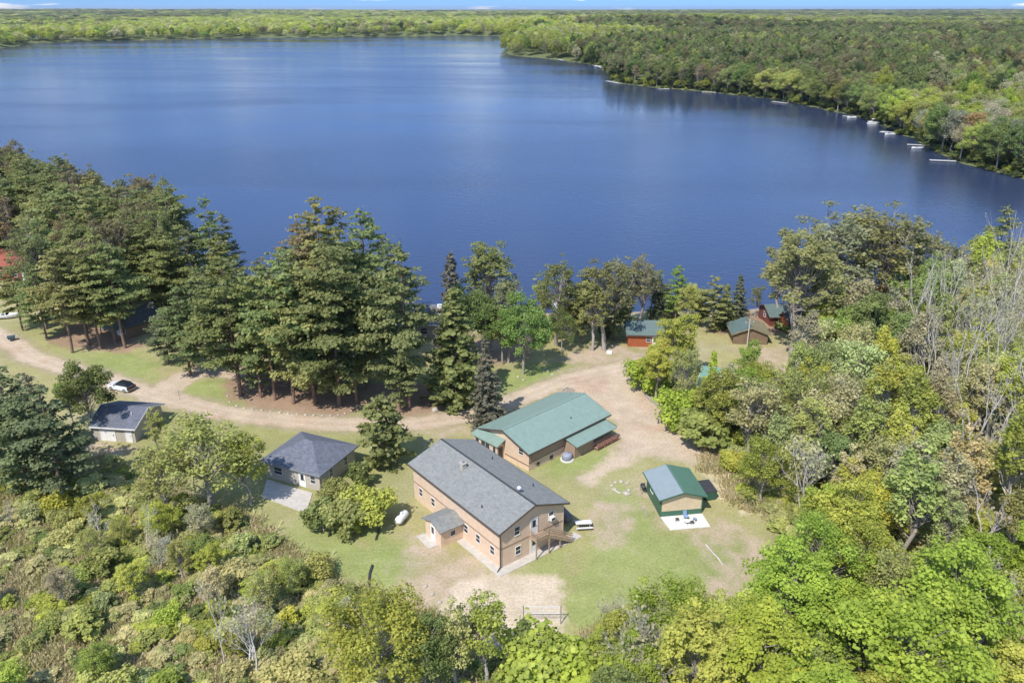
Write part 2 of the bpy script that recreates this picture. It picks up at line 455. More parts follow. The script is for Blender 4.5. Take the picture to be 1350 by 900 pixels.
def ground_mat():
    m, nt, b = new_mat('soil_and_grass')
    at = nt.nodes.new('ShaderNodeAttribute'); at.attribute_name = 'soil'
    tc = nt.nodes.new('ShaderNodeTexCoord')
    n = nt.nodes.new('ShaderNodeTexNoise'); n.inputs['Scale'].default_value = 3.2; n.inputs['Detail'].default_value = 8; n.inputs['Roughness'].default_value = .8
    nt.links.new(tc.outputs['Object'], n.inputs['Vector'])
    mr = nt.nodes.new('ShaderNodeMapRange'); mr.inputs['From Min'].default_value = .3; mr.inputs['From Max'].default_value = .7
    mr.inputs['To Min'].default_value = .66; mr.inputs['To Max'].default_value = 1.32
    nt.links.new(n.outputs['Fac'], mr.inputs['Value'])
    # tufts and thin spots half a metre to two metres across
    n3 = nt.nodes.new('ShaderNodeTexNoise'); n3.inputs['Scale'].default_value = .75; n3.inputs['Detail'].default_value = 6; n3.inputs['Roughness'].default_value = .72
    nt.links.new(tc.outputs['Object'], n3.inputs['Vector'])
    m3 = nt.nodes.new('ShaderNodeMapRange'); m3.inputs['From Min'].default_value = .46; m3.inputs['From Max'].default_value = .66; m3.inputs['To Max'].default_value = .5
    nt.links.new(n3.outputs['Fac'], m3.inputs['Value'])
    h3 = nt.nodes.new('ShaderNodeHueSaturation'); h3.inputs['Hue'].default_value = .475; h3.inputs['Saturation'].default_value = .82; h3.inputs['Value'].default_value = 1.22
    nt.links.new(at.outputs['Color'], h3.inputs['Color'])
    x3 = nt.nodes.new('ShaderNodeMix'); x3.data_type = 'RGBA'; nt.links.new(m3.outputs['Result'], x3.inputs['Factor'])
    nt.links.new(at.outputs['Color'], x3.inputs[6]); nt.links.new(h3.outputs[0], x3.inputs[7])
    mx = nt.nodes.new('ShaderNodeMix'); mx.data_type = 'RGBA'; mx.blend_type = 'MULTIPLY'; mx.inputs['Factor'].default_value = 1
    nt.links.new(x3.outputs[2], mx.inputs[6]); nt.links.new(mr.outputs['Result'], mx.inputs[7])
    nt.links.new(mx.outputs[2], b.inputs['Base Color'])
    b.inputs['Roughness'].default_value = .95
    b.inputs['Specular IOR Level'].default_value = .15
    bp = nt.nodes.new('ShaderNodeBump'); bp.inputs['Strength'].default_value = .6; bp.inputs['Distance'].default_value = .12
    nt.links.new(n.outputs['Fac'], bp.inputs['Height']); nt.links.new(bp.outputs[0], b.inputs['Normal'])
    return m

def build_ground():
    angs = np.concatenate([np.linspace(-178, -62, 60, endpoint=False), np.linspace(-62, -38, 150, endpoint=False), np.linspace(-38, 38, 700, endpoint=False),
                           np.linspace(38, 62, 150, endpoint=False), np.linspace(62, 180, 60)])
    rs = [.5, 8, 20, 32]; r = 40.
    while r < 165: rs.append(r); r += .28
    while r < 45000: rs.append(r); r *= 1.0085 if r < 2600 else 1.03
    rs = np.array(rs)
    A, RR = np.meshgrid(np.radians(angs), rs)
    X = (RR * np.sin(A)).ravel(); Y = (RR * np.cos(A)).ravel()
    ld = lake_d(X, Y)
    Z = land_z(X, Y, ld)
    far = RR.ravel() > 20000
    nr, na = RR.shape
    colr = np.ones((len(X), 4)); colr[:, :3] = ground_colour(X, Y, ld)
    idx = np.arange(nr * na).reshape(nr, na)
    q = np.stack([idx[:-1, :-1], idx[:-1, 1:], idx[1:, 1:], idx[1:, :-1]], -1).reshape(-1, 4)
    fx = X[q].mean(1); fy = Y[q].mean(1)
    fr = np.hypot(fx, fy)
    cls = np.zeros(len(q), int)
    sel = fr < 260
    g = np.zeros(len(q)); g[sel] = gravel_w(fx[sel], fy[sel]); c = np.zeros(len(q)); c[sel] = court_w(fx[sel], fy[sel])
    cls[g > .5] = 1; cls[(c > .5)] = 2
    mat = ground_mat()
    for k, nm in ((0, 'ground'), (1, 'gravel_track'), (2, 'sand_court')):
        qq = q[cls == k][:, ::-1]
        used = np.unique(qq); remap = np.zeros(len(X), int); remap[used] = np.arange(len(used)); qq = remap[qq]
        me = bpy.data.meshes.new(nm)
        me.vertices.add(len(used)); co = np.stack([X[used], Y[used], Z[used]], 1).astype(np.float32)
        me.vertices.foreach_set('co', co.ravel())
        me.loops.add(qq.size); me.loops.foreach_set('vertex_index', qq.ravel().astype(np.int32))
        me.polygons.add(len(qq)); me.polygons.foreach_set('loop_start', np.arange(0, qq.size, 4, dtype=np.int32))
        me.update(calc_edges=True)
        a = me.color_attributes.new('soil', 'FLOAT_COLOR', 'POINT')
        a.data.foreach_set('color', colr[used].astype(np.float32).ravel())
        me.polygons.foreach_set('use_smooth', np.ones(len(qq), bool))
        me.materials.append(mat)
        o = link_mesh(nm, me); o['kind'] = 'structure'
build_ground()

def build_water():
    m, nt, b = new_mat('lake_water')
    b.inputs['Base Color'].default_value = (.030, .045, .098, 1)
    b.inputs['IOR'].default_value = 1.333
    tc = nt.nodes.new('ShaderNodeTexCoord')
    mp = nt.nodes.new('ShaderNodeMapping'); mp.inputs['Scale'].default_value = (.0035, .011, 1)
    mp.inputs['Rotation'].default_value = (0, 0, R(8))
    nt.links.new(tc.outputs['Object'], mp.inputs['Vector'])
    big = nt.nodes.new('ShaderNodeTexNoise'); big.inputs['Scale'].default_value = 1; big.inputs['Detail'].default_value = 4; big.inputs['Distortion'].default_value = .6
    nt.links.new(mp.outputs[0], big.inputs['Vector'])
    mr = nt.nodes.new('ShaderNodeMapRange'); mr.inputs['From Min'].default_value = .35; mr.inputs['From Max'].default_value = .65
    mr.inputs['To Min'].default_value = .05; mr.inputs['To Max'].default_value = .20
    nt.links.new(big.outputs['Fac'], mr.inputs['Value']); nt.links.new(mr.outputs['Result'], b.inputs['Roughness'])
    mp2 = nt.nodes.new('ShaderNodeMapping'); mp2.inputs['Scale'].default_value = (.55, 1.1, 1)
    nt.links.new(tc.outputs['Object'], mp2.inputs['Vector'])
    n = nt.nodes.new('ShaderNodeTexNoise'); n.inputs['Scale'].default_value = .8; n.inputs['Detail'].default_value = 4
    nt.links.new(mp2.outputs[0], n.inputs['Vector'])
    bp = nt.nodes.new('ShaderNodeBump'); bp.inputs['Distance'].default_value = .5
    ms = nt.nodes.new('ShaderNodeMapRange'); ms.inputs['From Min'].default_value = .35; ms.inputs['From Max'].default_value = .65
    ms.inputs['To Min'].default_value = .12; ms.inputs['To Max'].default_value = .30
    nt.links.new(big.outputs['Fac'], ms.inputs['Value']); nt.links.new(ms.outputs['Result'], bp.inputs['Strength'])
    nt.links.new(n.outputs['Fac'], bp.inputs['Height']); nt.links.new(bp.outputs[0], b.inputs['Normal'])
    me = bpy.data.meshes.new('lake_water')
    S = 4200
    me.from_pydata([(-S, 60, LZ), (S, 60, LZ), (S, 3600, LZ), (-S, 3600, LZ)], [], [(0, 1, 2, 3)])
    me.materials.append(m)
    o = link_mesh('lake_water', me); o['kind'] = 'structure'
build_water()

# ------------------------------------------------------------------ tree meshes
def cards_mesh(name, C_, U, V, tone, mat):
    """leaf-sized quads: centre, half-axes U and V, tone per quad"""
    n = len(C_)
    co = np.stack([C_ - U - V, C_ + U - V, C_ + U + V, C_ - U + V], 1).reshape(-1, 3).astype(np.float32)
    me = bpy.data.meshes.new(name)
    me.vertices.add(n * 4); me.vertices.foreach_set('co', co.ravel())
    me.loops.add(n * 4); me.loops.foreach_set('vertex_index', np.arange(n * 4, dtype=np.int32))
    me.polygons.add(n); me.polygons.foreach_set('loop_start', np.arange(0, n * 4, 4, dtype=np.int32))
    me.update(calc_edges=True)
    a = me.attributes.new('tone', 'FLOAT', 'FACE'); a.data.foreach_set('value', np.clip(tone, 0, 1).astype(np.float32))
    me.materials.append(mat)
    return me

def unit(v): return v / (np.linalg.norm(v, axis=-1, keepdims=True) + 1e-9)

def make_cards(P, N, size, rg, aspect=1.0):
    n = len(P)
    N = unit(N); t = unit(np.cross(N, unit(rg.normal(size=(n, 3))))); b = np.cross(N, t)
    s = size * rg.uniform(.55, 1.35, (n, 1)) * .5
    return t * s * aspect, b * s

def limb_mesh(name, segs, mat, n=5):
    mb = MB()
    for p, q, r0, r1 in segs:
        p = np.array(p, float); q = np.array(q, float)
        if np.linalg.norm(q - p) > 1e-3: mb.tube(p, q, r0, r1, n if r0 > .05 else 3, cap=False)
    me = bpy.data.meshes.new(name); me.from_pydata(mb.v, [], mb.f); me.materials.append(mat)
    me.polygons.foreach_set('use_smooth', [True] * len(me.polygons)); me.update()
    return me

def bent(p, q, r0, r1, rg, k=3, wob=.06):
    p = np.array(p, float); q = np.array(q, float); L = np.linalg.norm(q - p)
    pts = [p] + [p + (q - p) * i / k + rg.normal(size=3) * L * wob * (1 - abs(2 * i / k - 1) * .5) for i in range(1, k)] + [q]
    rs = np.linspace(r0, r1, k + 1)
    return [(pts[i], pts[i + 1], rs[i], rs[i + 1]) for i in range(k)], pts

def gen_broad(name, seed, Ht, Rc, cb=.22, nc=48, nl=170, leaf=.30, bark=None, twig=0, clump=(.20, .34), open_=.0, flat=.72, mat=None):
    rg = np.random.default_rng(seed)
    zc = Ht * (cb + (1 - cb) / 2); hz = Ht * (1 - cb) / 2
    d = unit(rg.normal(size=(nc, 3))); d[:, 2] = np.where(d[:, 2] < -.55, -d[:, 2], d[:, 2])
    lob = 1 + .28 * np.sin(d[:, 0] * 3 + seed) * np.cos(d[:, 1] * 4 + seed * 2) + rg.uniform(-.14, .14, nc)
    rr = (.42 + .48 * rg.uniform(0, 1, nc) ** .5) * lob
    cc = np.stack([d[:, 0] * rr * Rc, d[:, 1] * rr * Rc, zc + d[:, 2] * rr * hz], 1)
    cr = Rc * rg.uniform(clump[0], clump[1], nc)
    segs, tp = bent((0, 0, -.3), (rg.normal() * .05 * Ht, rg.normal() * .05 * Ht, Ht * .86), .018 * Ht + .06, .02, rg, 5, .02)
    tp = np.array(tp)
    for k in range(nc):
        z0 = min(cc[k, 2] * rg.uniform(.45, .8), Ht * .8)
        i = np.interp(z0, tp[:, 2], np.arange(len(tp))); a = int(i); a = min(a, len(tp) - 2)
        p0 = tp[a] + (tp[a + 1] - tp[a]) * (i - a)
        s_, _ = bent(p0, cc[k], .006 * Ht * rg.uniform(.5, 1.2) * (40 / nc) ** .6, .012, rg, 3, .07)
        segs += s_
        for t in range(twig):
            e = cc[k] + unit(rg.normal(size=3) + np.array([0, 0, .5])) * cr[k] * rg.uniform(.8, 1.5)
            segs.append((s_[-1][0] + (cc[k] - s_[-1][0]) * rg.uniform(0, 1), e, .014, .005))
    trunk = limb_mesh(name + '_trunk', segs, bark or M_BARK)
    P = []; N = []; T = []
    for k in range(nc):
        n = max(6, int(nl * (cr[k] / (Rc * .27)) ** 2))
        v = unit(rg.normal(size=(n, 3))); rad = rg.uniform(.25, 1, (n, 1)) ** .5
        f = 1 + .35 * np.sin(v[:, :1] * 5 + k) * np.sin(v[:, 1:2] * 5 + 2 * k)
        pt = cc[k] + v * rad * f * cr[k] * np.array([1.1, 1.1, flat])
        P.append(pt); N.append(v * .7 + np.array([-.15, -.25, .75]) + rg.normal(size=(n, 3)) * .5)
        T.append(np.full(n, rg.uniform(.25, .75)) + rg.normal(size=n) * .12)
    P = np.concatenate(P); N = np.concatenate(N); T = np.concatenate(T)
    U, V = make_cards(P, N, leaf, rg)
    return trunk, cards_mesh(name + '_crown', P, U, V, T, mat or M_LEAF)

def gen_pine(name, seed, Ht, Rc, cb=.22, leaf=.42, whorl=.85, dens=1.0, irregular=.35, droop=.0, tip=.75, bark=None, cone=False, twigs=False):
    """layered conifer: whorls of near-level branches with flat plumes of needles"""
    rg = np.random.default_rng(seed)
    bx, by = rg.normal() * .012 * Ht, rg.normal() * .012 * Ht
    segs, tp = bent((0, 0, -.3), (bx, by, Ht * .97), .0125 * Ht + .05, .03, rg, 5, .004)
    tp = np.array(tp)
    P = []; N = []; T = []; S = []
    z = Ht * cb
    side = rg.uniform(0, 2 * PI)
    while z < Ht * .985:
        t = (z - Ht * cb) / (Ht * (1 - cb))
        if cone: prof = (1 - t) ** .9 * (.35 + .65 * min(1, t / .10 + .3)) + .03
        else: prof = min(1, .50 + 1.5 * t) * (1 - t ** 2.4) * 1.0 + .06
        nb = 7 if cone else rg.integers(4, 7)
        a0 = rg.uniform(0, 2 * PI)
        i = np.interp(z, tp[:, 2], np.arange(len(tp))); a = min(int(i), len(tp) - 2); c0 = tp[a] + (tp[a + 1] - tp[a]) * (i - a)
        for b in range(nb):
            an = a0 + 2 * PI * b / nb + rg.normal() * .3
            if not cone and rg.random() < .08: continue
            c1 = c0 + np.array([0, 0, rg.normal() * (.12 if cone else .34)])
            L = Rc * prof * (1 + rg.uniform(-irregular, irregular)) * (1 + .18 * math.cos(an - side))
            if L < .25: L = .25
            dirv = np.array([math.cos(an), math.sin(an), 0])
            rise = (.25 * t + .08 - droop) * L + rg.normal() * .11 * L
            end = c1 + dirv * L + np.array([0, 0, rise])
            if L > .8: segs.append((c1, end - dirv * L * .1, .022 + .008 * L, .012))
            npad = max(1, int(round(L / (.55 if cone else .72) * tip)))
            for q in range(npad):
                s = 1 - q / max(1, npad) * tip
                w = (.62 if not cone else .42) * (.5 + .25 * L * (1 - .35 * abs(s - .7))) * rg.uniform(.7, 1.15)
                w = min(w, 1.25)
                pc = c1 + dirv * L * s + np.array([0, 0, rise * s]) + rg.normal(size=3) * np.array([.16, .16, .08])
                n = int(26 * w * w * dens / (leaf * leaf) * .17) + 5
                v = rg.normal(size=(n, 3)) * np.array([.6, .6, .13]) * w
                P.append(pc + v); up = np.array([0, 0, 1.0]) + dirv * .35
                N.append(up + rg.normal(size=(n, 3)) * .55 + v * .3)
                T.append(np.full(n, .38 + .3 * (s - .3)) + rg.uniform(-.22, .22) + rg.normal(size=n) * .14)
        z += whorl * rg.uniform(.8, 1.2) * (1.0 if not cone else .75) * (1.1 - .5 * t)
    # leader
    n = 25; v = rg.normal(size=(n, 3)) * np.array([.16, .16, .5]); P.append(tp[-1] + v - np.array([0, 0, .2])); N.append(rg.normal(size=(n, 3)) + [0, 0, .4]); T.append(np.full(n, .6))
    if twigs:
        for k in range(int(12)):
            zz = Ht * rg.uniform(cb * .35, cb); an = rg.uniform(0, 2 * PI); L = Rc * rg.uniform(.25, .7)
            segs.append(((0 + bx * zz / Ht, by * zz / Ht, zz), (math.cos(an) * L, math.sin(an) * L, zz + rg.uniform(-.5, .4)), .035, .01))
    trunk = limb_mesh(name + '_trunk', segs, bark or M_BARK_PINE, 6)
    P = np.concatenate(P); N = np.concatenate(N); T = np.concatenate(T)
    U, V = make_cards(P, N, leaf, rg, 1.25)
    return trunk, cards_mesh(name + '_crown', P, U, V, T, M_LEAF)

def gen_bare(name, seed, Ht, spread=.35, bark=None, leafy=0, fork=False, tall=False):
    rg = np.random.default_rng(seed)
    segs = []; tips = []
    def grow(p, d, L, r, lv):
        q = p + d * L; s_, pts = bent(p, q, r, r * .62, rg, 3, .035); segs.extend(s_)
        if lv == 0: tips.append(q); return
        k = rg.integers(3, 5) if lv > 1 else rg.integers(3, 6)
        for j in range(k):
            t = rg.uniform(.35, 1) if j else 1.0
            pp = p + (q - p) * t
            nd = unit(d * rg.uniform(.7, 1.2) + unit(rg.normal(size=3)) * (.75 if j else .3) + np.array([0, 0, .25]))
            grow(pp, nd, L * rg.uniform(.45, .7), max(.014, r * (.42 if j else .6)), lv - 1)
    if tall:
        for k in range(2): grow(np.array([k * .3, 0, -.3]), unit(np.array([rg.normal() * .1, rg.normal() * .1, 1])), Ht * .62, .0105 * Ht, 3)
    elif fork:
        for k in range(3):
            grow(np.array([0, 0, -.3]), unit(np.array([rg.normal() * .25, rg.normal() * .25, 1])), Ht * .42, .011 * Ht, 4)
    else: grow(np.array([0, 0, -.3]), unit(np.array([rg.normal() * .05, rg.normal() * .05, 1])), Ht * .45, .014 * Ht, 4)
    trunk = limb_mesh(name + '_trunk', segs, bark or M_BARK_PALE, 5)
    tips = np.array(tips)
    if leafy:
        n = len(tips) * leafy
        P = np.repeat(tips, leafy, 0) + rg.normal(size=(n, 3)) * .35
    else:
        P = tips
    U, V = make_cards(P, rg.normal(size=P.shape) + [0, 0, .3], .20, rg)
    return trunk, cards_mesh(name + '_crown', P, U, V, rg.uniform(.2, .8, len(P)), M_LEAF)

print('protos')
PROTO = {
    'white_pine': [gen_pine('white_pine', 11 + k, h, r, cb, .27, 1.2, .8, .5, twigs=True) for k, (h, r, cb) in enumerate([(22, 4.3, .20), (22, 3.8, .28), (22, 4.8, .15), (22, 4.1, .34), (22, 3.6, .12)])],
    'young_pine': [gen_pine('young_pine', 31 + k, 9, 2.6, .04, .34, .6, 1.0, .25) for k in range(2)],
    'spruce': [gen_pine('spruce', 41 + k, 14, 2.9, .05, .26, .72, .75, .35, .32, .85, M_BARK, True) for k in range(3)],
    'red_pine': [gen_broad('red_pine', 51 + k, 21, r, cb, 120, 120, .235, M_BARK_GREY, 3, (.11, .20), flat=.75) for k, (r, cb) in enumerate([(4.2, .42), (3.7, .5), (5.0, .26), (4.2, .22)])],
    'maple': [gen_broad('maple', 61 + k, 12, r, cb, 105, 300, .17, M_BARK_GREY, 1, (.11, .23)) for k, (r, cb) in enumerate([(4.6, .14), (4.0, .18), (5.2, .12), (3.6, .2)])],
    'budding': [gen_broad('budding', 71 + k, 13, r, cb, 74, 88, .19, M_BARK_GREY, 4, (.14, .27), flat=.95) for k, (r, cb) in enumerate([(3.4, .15), (2.9, .22), (4.0, .12), (2.6, .2), (3.2, .25)])],
    'aspen': [gen_broad('aspen', 81 + k, 14, 3.0, .26, 60, 150, .19, M_BARK_PALE, 3, (.18, .30), flat=.9) for k in range(3)],
    'bare': [gen_bare('bare', 91 + k, 11, fork=(k % 2 == 1), leafy=k % 2) for k in range(4)],
    'pale_trunk': [gen_bare('pale_trunk', 121 + k, 16, tall=True) for k in range(3)],
    'shrub': [gen_broad('shrub', 101 + k, 3.6, r, .02, 34, 95, .22, M_BARK_GREY, 2, (.22, .38), flat=.75) for k, r in enumerate([2.0, 2.5, 1.7, 2.9])],
    'tall_thin': [gen_broad('tall_thin', 111 + k, 15, 2.3, .36, 44, 90, .19, M_BARK_PALE, 5, (.2, .36), flat=1.0) for k in range(3)],
}
PH = {'white_pine': 22, 'young_pine': 9, 'spruce': 14, 'red_pine': 21, 'maple': 12, 'budding': 13, 'aspen': 14, 'bare': 11, 'pale_trunk': 16, 'shrub': 3.6, 'tall_thin': 15}
def gen_tuft(name, seed):
    rg = np.random.default_rng(seed); n = 120
    P = np.stack([rg.normal(size=n) * .42, rg.normal(size=n) * .42, np.zeros(n)], 1); hgt = rg.uniform(.35, 1.1, n)
    lean = np.stack([rg.normal(size=n) * .28, rg.normal(size=n) * .28, np.ones(n)], 1); V = unit(lean) * hgt[:, None] / 2
    U = unit(np.stack([rg.normal(size=n), rg.normal(size=n), np.zeros(n)], 1)) * .035
    return cards_mesh(name, P + V, U, V, rg.uniform(.2, .9, n), M_LEAF)
TUFT = gen_tuft('dry_grass_blades', 131)
print('protos done', {k: [len(c.polygons) for t, c in v] for k, v in PROTO.items()})

TINTS = {
    'pinegreen': (.25, .285, .115), 'bluepine': (.225, .255, .13), 'olivepine': (.31, .32, .125), 'greyolive': (.31, .31, .165), 'brownolive': (.29, .25, .13), 'sprucegrey': (.20, .20, .145),
    'lime': (.375, .45, .08), 'yellowgreen': (.47, .50, .115), 'freshgreen': (.27, .36, .095), 'midgreen': (.26, .315, .11), 'olive': (.41, .43, .145), 'paleolive': (.54, .54, .235),
    'budtan': (.54, .49, .25), 'orange': (.45, .31, .13), 'greybud': (.49, .465, .29), 'deepgreen': (.10, .14, .06),
}
NAMES = {'white_pine': 'white_pine', 'young_pine': 'young_pine', 'spruce': 'spruce_tree', 'red_pine': 'red_pine', 'maple': 'maple_tree', 'budding': 'budding_tree', 'aspen': 'aspen_tree', 'bare': 'bare_tree', 'pale_trunk': 'bare_tree',
         'shrub': 'shrub', 'tall_thin': 'slender_tree'}
PLACED = []
def plant(kind, x, y, h, tint, label, group=None, wide=1.0, var=None, rot=None, parts=True, z=None, jit=.08):
    k = random.randrange(len(PROTO[kind])) if var is None else var % len(PROTO[kind])
    tr, cr = PROTO[kind][k]
    s = h / PH[kind]
    zz = float(land_z(np.array([x]), np.array([y]))[0]) if z is None else z
    zz = max(zz, LZ + .05)
    e = bpy.data.objects.new(NAMES[kind], None); COL.objects.link(e)
    e.location = (x, y, zz); e.rotation_euler = (0, 0, random.uniform(0, 2 * PI) if rot is None else rot)
    e.scale = (s * wide, s * wide, s)
    e['label'] = label; e['category'] = 'shrub' if kind == 'shrub' else 'tree'
    if group: e['group'] = group
    t = bpy.data.objects.new('trunk' if kind != 'shrub' else 'stem', tr); COL.objects.link(t); t.parent = e
    c = bpy.data.objects.new('crown' if kind != 'shrub' else 'foliage', cr); COL.objects.link(c); c.parent = e
    base = TINTS[tint] if isinstance(tint, str) else tint
    f = 1 + random.uniform(-1, 1) * jit * 1.6
    c.color = (base[0] * f * (1 + random.uniform(-1, 1) * jit), base[1] * f, base[2] * f * (1 + random.uniform(-1, 1) * jit), 1)
    PLACED.append((x, y, Ht_r(kind, k) * s * wide))
    return e
def Ht_r(kind, k):
    return {'white_pine': 3.2, 'young_pine': 2, 'spruce': 2.0, 'red_pine': 2.8, 'maple': 3.2, 'budding': 2.8, 'aspen': 2.2, 'bare': 1.2, 'pale_trunk': 1.0, 'shrub': 1.6, 'tall_thin': 1.6}[kind]

def top(kind, px, py, h, tint, label, group=None, **kw):
    """place a tree so that its top stands at the given line of sight"""
    x, y = G(px, py, h)
    return plant(kind, x, y, h, tint, label, group, **kw)
def base(kind, px, py, h, tint, label, group=None, **kw):
    x, y = G(px, py, 0)
    return plant(kind, x, y, h, tint, label, group, **kw)

def proj(x, y, z):
    dz = z - H
    d = y * math.cos(PITCH) - dz * math.sin(PITCH); u = y * math.sin(PITCH) + dz * math.cos(PITCH)
    return 675 + FPX * x / d, 450 - FPX * u / d

def bt(kind, px, pyb, pyt, tint, label, group=None, **kw):
    """base pixel row and top pixel row fix both place and height"""
    x, y = G(px, pyb, 0)
    yc = (450 - pyt) / FPX
    sl = (-math.sin(PITCH) + yc * math.cos(PITCH)) / (math.cos(PITCH) + yc * math.sin(PITCH))
    if kind == 'white_pine' and 200 < px < 600: kw['wide'] = kw.get('wide', 1.0) * .92
    # shift x so the top, not the base, sits on px
    h = H + y * sl
    X = (px - 675) / FPX * (y * math.cos(PITCH) + (H - h * .6) * math.sin(PITCH))
    return plant(kind, X, y, h, tint, label, group, **kw)

# buildings and open places to keep trees off: (x, y, radius)
KEEP = [(-3.2, 85.5, 13), (4.8, 105, 12), (20.4, 88.7, 7)] + [G(*p) + (r,) for p, r in
        (((30, 372), 9), ((185, 440), 7), ((530, 440), 9), ((850, 452), 5), ((985, 447), 6), ((1030, 425), 7), ((965, 520), 9), ((975, 545), 4), ((155, 575), 7), ((410, 640), 7.5), ((5, 425), 6), ((20, 392), 8), ((25, 415), 7), ((10, 440), 6), ((160, 515), 5))]
LAWN = PG([(70, 470), (170, 455), (215, 470), (215, 500), (300, 495), (300, 545), (480, 560), (560, 575), (560, 700), (500, 790), (560, 800), (600, 850), (740, 870), (830, 840), (980, 785), (1015, 730), (960, 640), (930, 580),
           (850, 520), (840, 470), (760, 470), (600, 545), (300, 530), (200, 505), (90, 490)])
def clear(x, y, m=0):
    for kx, ky, r in KEEP:
        if math.hypot(x - kx, y - ky) < r + m: return False
    return True

def scatter(poly, spacing, seed, chooser, avoid_lawn=True, hmax=20, margin=40, track=2.5, dens=1.0, avoid=None, tries=None):
    rg = random.Random(seed); rn = np.random.default_rng(seed)
    P = np.array(poly); lo = P.min(0); hi = P.max(0)
    area = (hi[0] - lo[0]) * (hi[1] - lo[1])
    n = int(area / spacing ** 2 * 6)
    X = rn.uniform(lo[0], hi[0], n); Y = rn.uniform(lo[1], hi[1], n)
    ok = sdf_poly(X, Y, P) < 0
    ok &= lake_d(X, Y) > 2.0
    ok &= (sdf_line(X, Y, ROAD, track) > .8) & (sdf_line(X, Y, DRIVE, track) > .8) & (sdf_poly(X, Y, YARD) > 1.5)
    if avoid_lawn: ok &= sdf_poly(X, Y, LAWN) > .5
    if avoid is not None:
        for a in avoid: ok &= sdf_poly(X, Y, a) > 0
    X = X[ok]; Y = Y[ok]; pts = []
    cell = {}
    for x, y in zip(X, Y):
        c = (int(x // spacing), int(y // spacing)); bad = False
        for i in (-1, 0, 1):
            for j in (-1, 0, 1):
                for a, b in cell.get((c[0] + i, c[1] + j), ()):
                    if (a - x) ** 2 + (b - y) ** 2 < (spacing * .8) ** 2: bad = True
        if bad or not clear(x, y): continue
        if any((px_ - x) ** 2 + (py_ - y) ** 2 < (r_ * .55 + spacing * .28) ** 2 for px_, py_, r_ in HERO): continue
        u, v0 = proj(x, y, 0); _, v1 = proj(x, y, hmax)
        if u < -margin or u > 1350 + margin or v1 > 895 or v0 < 0: continue
        cell.setdefault(c, []).append((x, y)); pts.append((x, y))
    if dens < 1: pts = [p for p in pts if rg.random() < dens]
    for x, y in pts: chooser(x, y, rg)
    return len(pts)

# ---- trees one can point to
WP = 'white_pine'
PB = 'white pines in the bed beside the gravel track'
bt(WP, 303, 521, 338, 'pinegreen', 'tall white pine at the left end of the stone-edged pine bed', PB, var=0, wide=1.1)
bt(WP, 333, 524, 378, 'pinegreen', 'shorter white pine second from the left end of the stone-edged bed', PB, var=4)
bt(WP, 350, 527, 348, 'olivepine', 'yellowish white pine above the left stones of the bed edging', PB, var=1)
bt(WP, 374, 532, 332, 'pinegreen', 'white pine with bare lower trunk above the lowest bend of the stone edging', PB, var=3)
bt(WP, 405, 533, 345, 'olivepine', 'broad yellow-green white pine in the middle of the stone-edged bed', PB, var=2, wide=1.05)
bt(WP, 437, 534, 328, 'pinegreen', 'tall full white pine right of the middle of the stone-edged bed', PB, var=2, wide=1.08)
bt(WP, 462, 531, 352, 'pinegreen', 'white pine at the right end of the stone-edged bed', PB, var=1)
bt(WP, 389, 508, 325, 'pinegreen', 'white pine just behind the yellow-green one in the middle of the bed', 'white pines at the back of the grove', var=4)
bt(WP, 318, 500, 365, 'pinegreen', 'low-branched white pine behind the left end of the stone-edged bed', 'white pines at the back of the grove', var=2)
bt(WP, 478, 512, 372, 'olivepine', 'low-branched white pine behind the right end of the stone-edged bed', 'white pines at the back of the grove', var=4)
bt(WP, 533, 538, 318, 'pinegreen', 'tall white pine with ragged side branches standing alone beside the track bend', var=0, wide=.95)
bt(WP, 524, 540, 440, 'pinegreen', 'low white pine with grey dead twigs at the track edge under the tall one', var=4, wide=1.2)
bt(WP, 425, 468, 264, 'olivepine', 'highest white pine, topping the grove against the lake', 'white pines at the back of the grove', var=3, wide=1.1)
bt(WP, 482, 470, 274, 'pinegreen', 'dark layered white pine right of the highest pine of the grove', 'white pines at the back of the grove', var=1, wide=1.1)
bt(WP, 398, 480, 292, 'brownolive', 'brownish white pine left of and below the highest pine of the grove', 'white pines at the back of the grove', var=0)
bt(WP, 455, 490, 300, 'pinegreen', 'white pine between and in front of the two highest pines of the grove', 'white pines at the back of the grove', var=2)
bt(WP, 348, 478, 342, 'bluepine', 'bluish open white pine at the left back of the grove by the lake', 'white pines at the back of the grove', var=3)
bt(WP, 512, 480, 318, 'pinegreen', 'narrow white pine behind the ragged tall one near the track bend', 'white pines at the back of the grove', var=4, wide=.9)
bt(WP, 425, 505, 330, 'olivepine', 'light green white pine in the heart of the grove', 'white pines at the back of the grove', var=2)
bt(WP, 276, 405, 258, 'pinegreen', 'lone narrow white pine rising over the lake beside the left forest', var=4, wide=.75)
bt(WP, 240, 495, 375, 'pinegreen', 'dense dark white pine sweeping the ground above the driveway', var=4, wide=1.25)
bt(WP, 268, 478, 350, 'pinegreen', 'white pine standing between the driveway end and the lake', var=0)
bt(WP, 215, 480, 405, 'bluepine', 'bluish bushy pine beside the brown cabin and the small lawn', var=2, wide=1.2)
bt(WP, 150, 459, 322, 'pinegreen', 'tall light green white pine with bare trunk on the small lawn', var=3, wide=1.0)
bt(WP, 118, 460, 335, 'pinegreen', 'white pine with bare trunk second from the left on the small lawn', var=1)
bt(WP, 18, 436, 352, 'olivepine', 'short olive pine in front of the red roofed house', var=3, wide=1.1)
bt(WP, 48, 446, 345, 'pinegreen', 'green pine right of the short olive one in front of the red roofed house', var=0)
bt(WP, 78, 465, 330, 'olivepine', 'open olive pine nearest the far left track', var=3)
bt('spruce', 597, 532, 380, 'pinegreen', 'dark cone-shaped conifer with pale trunk left of the grey spruce', var=0, wide=1.25)
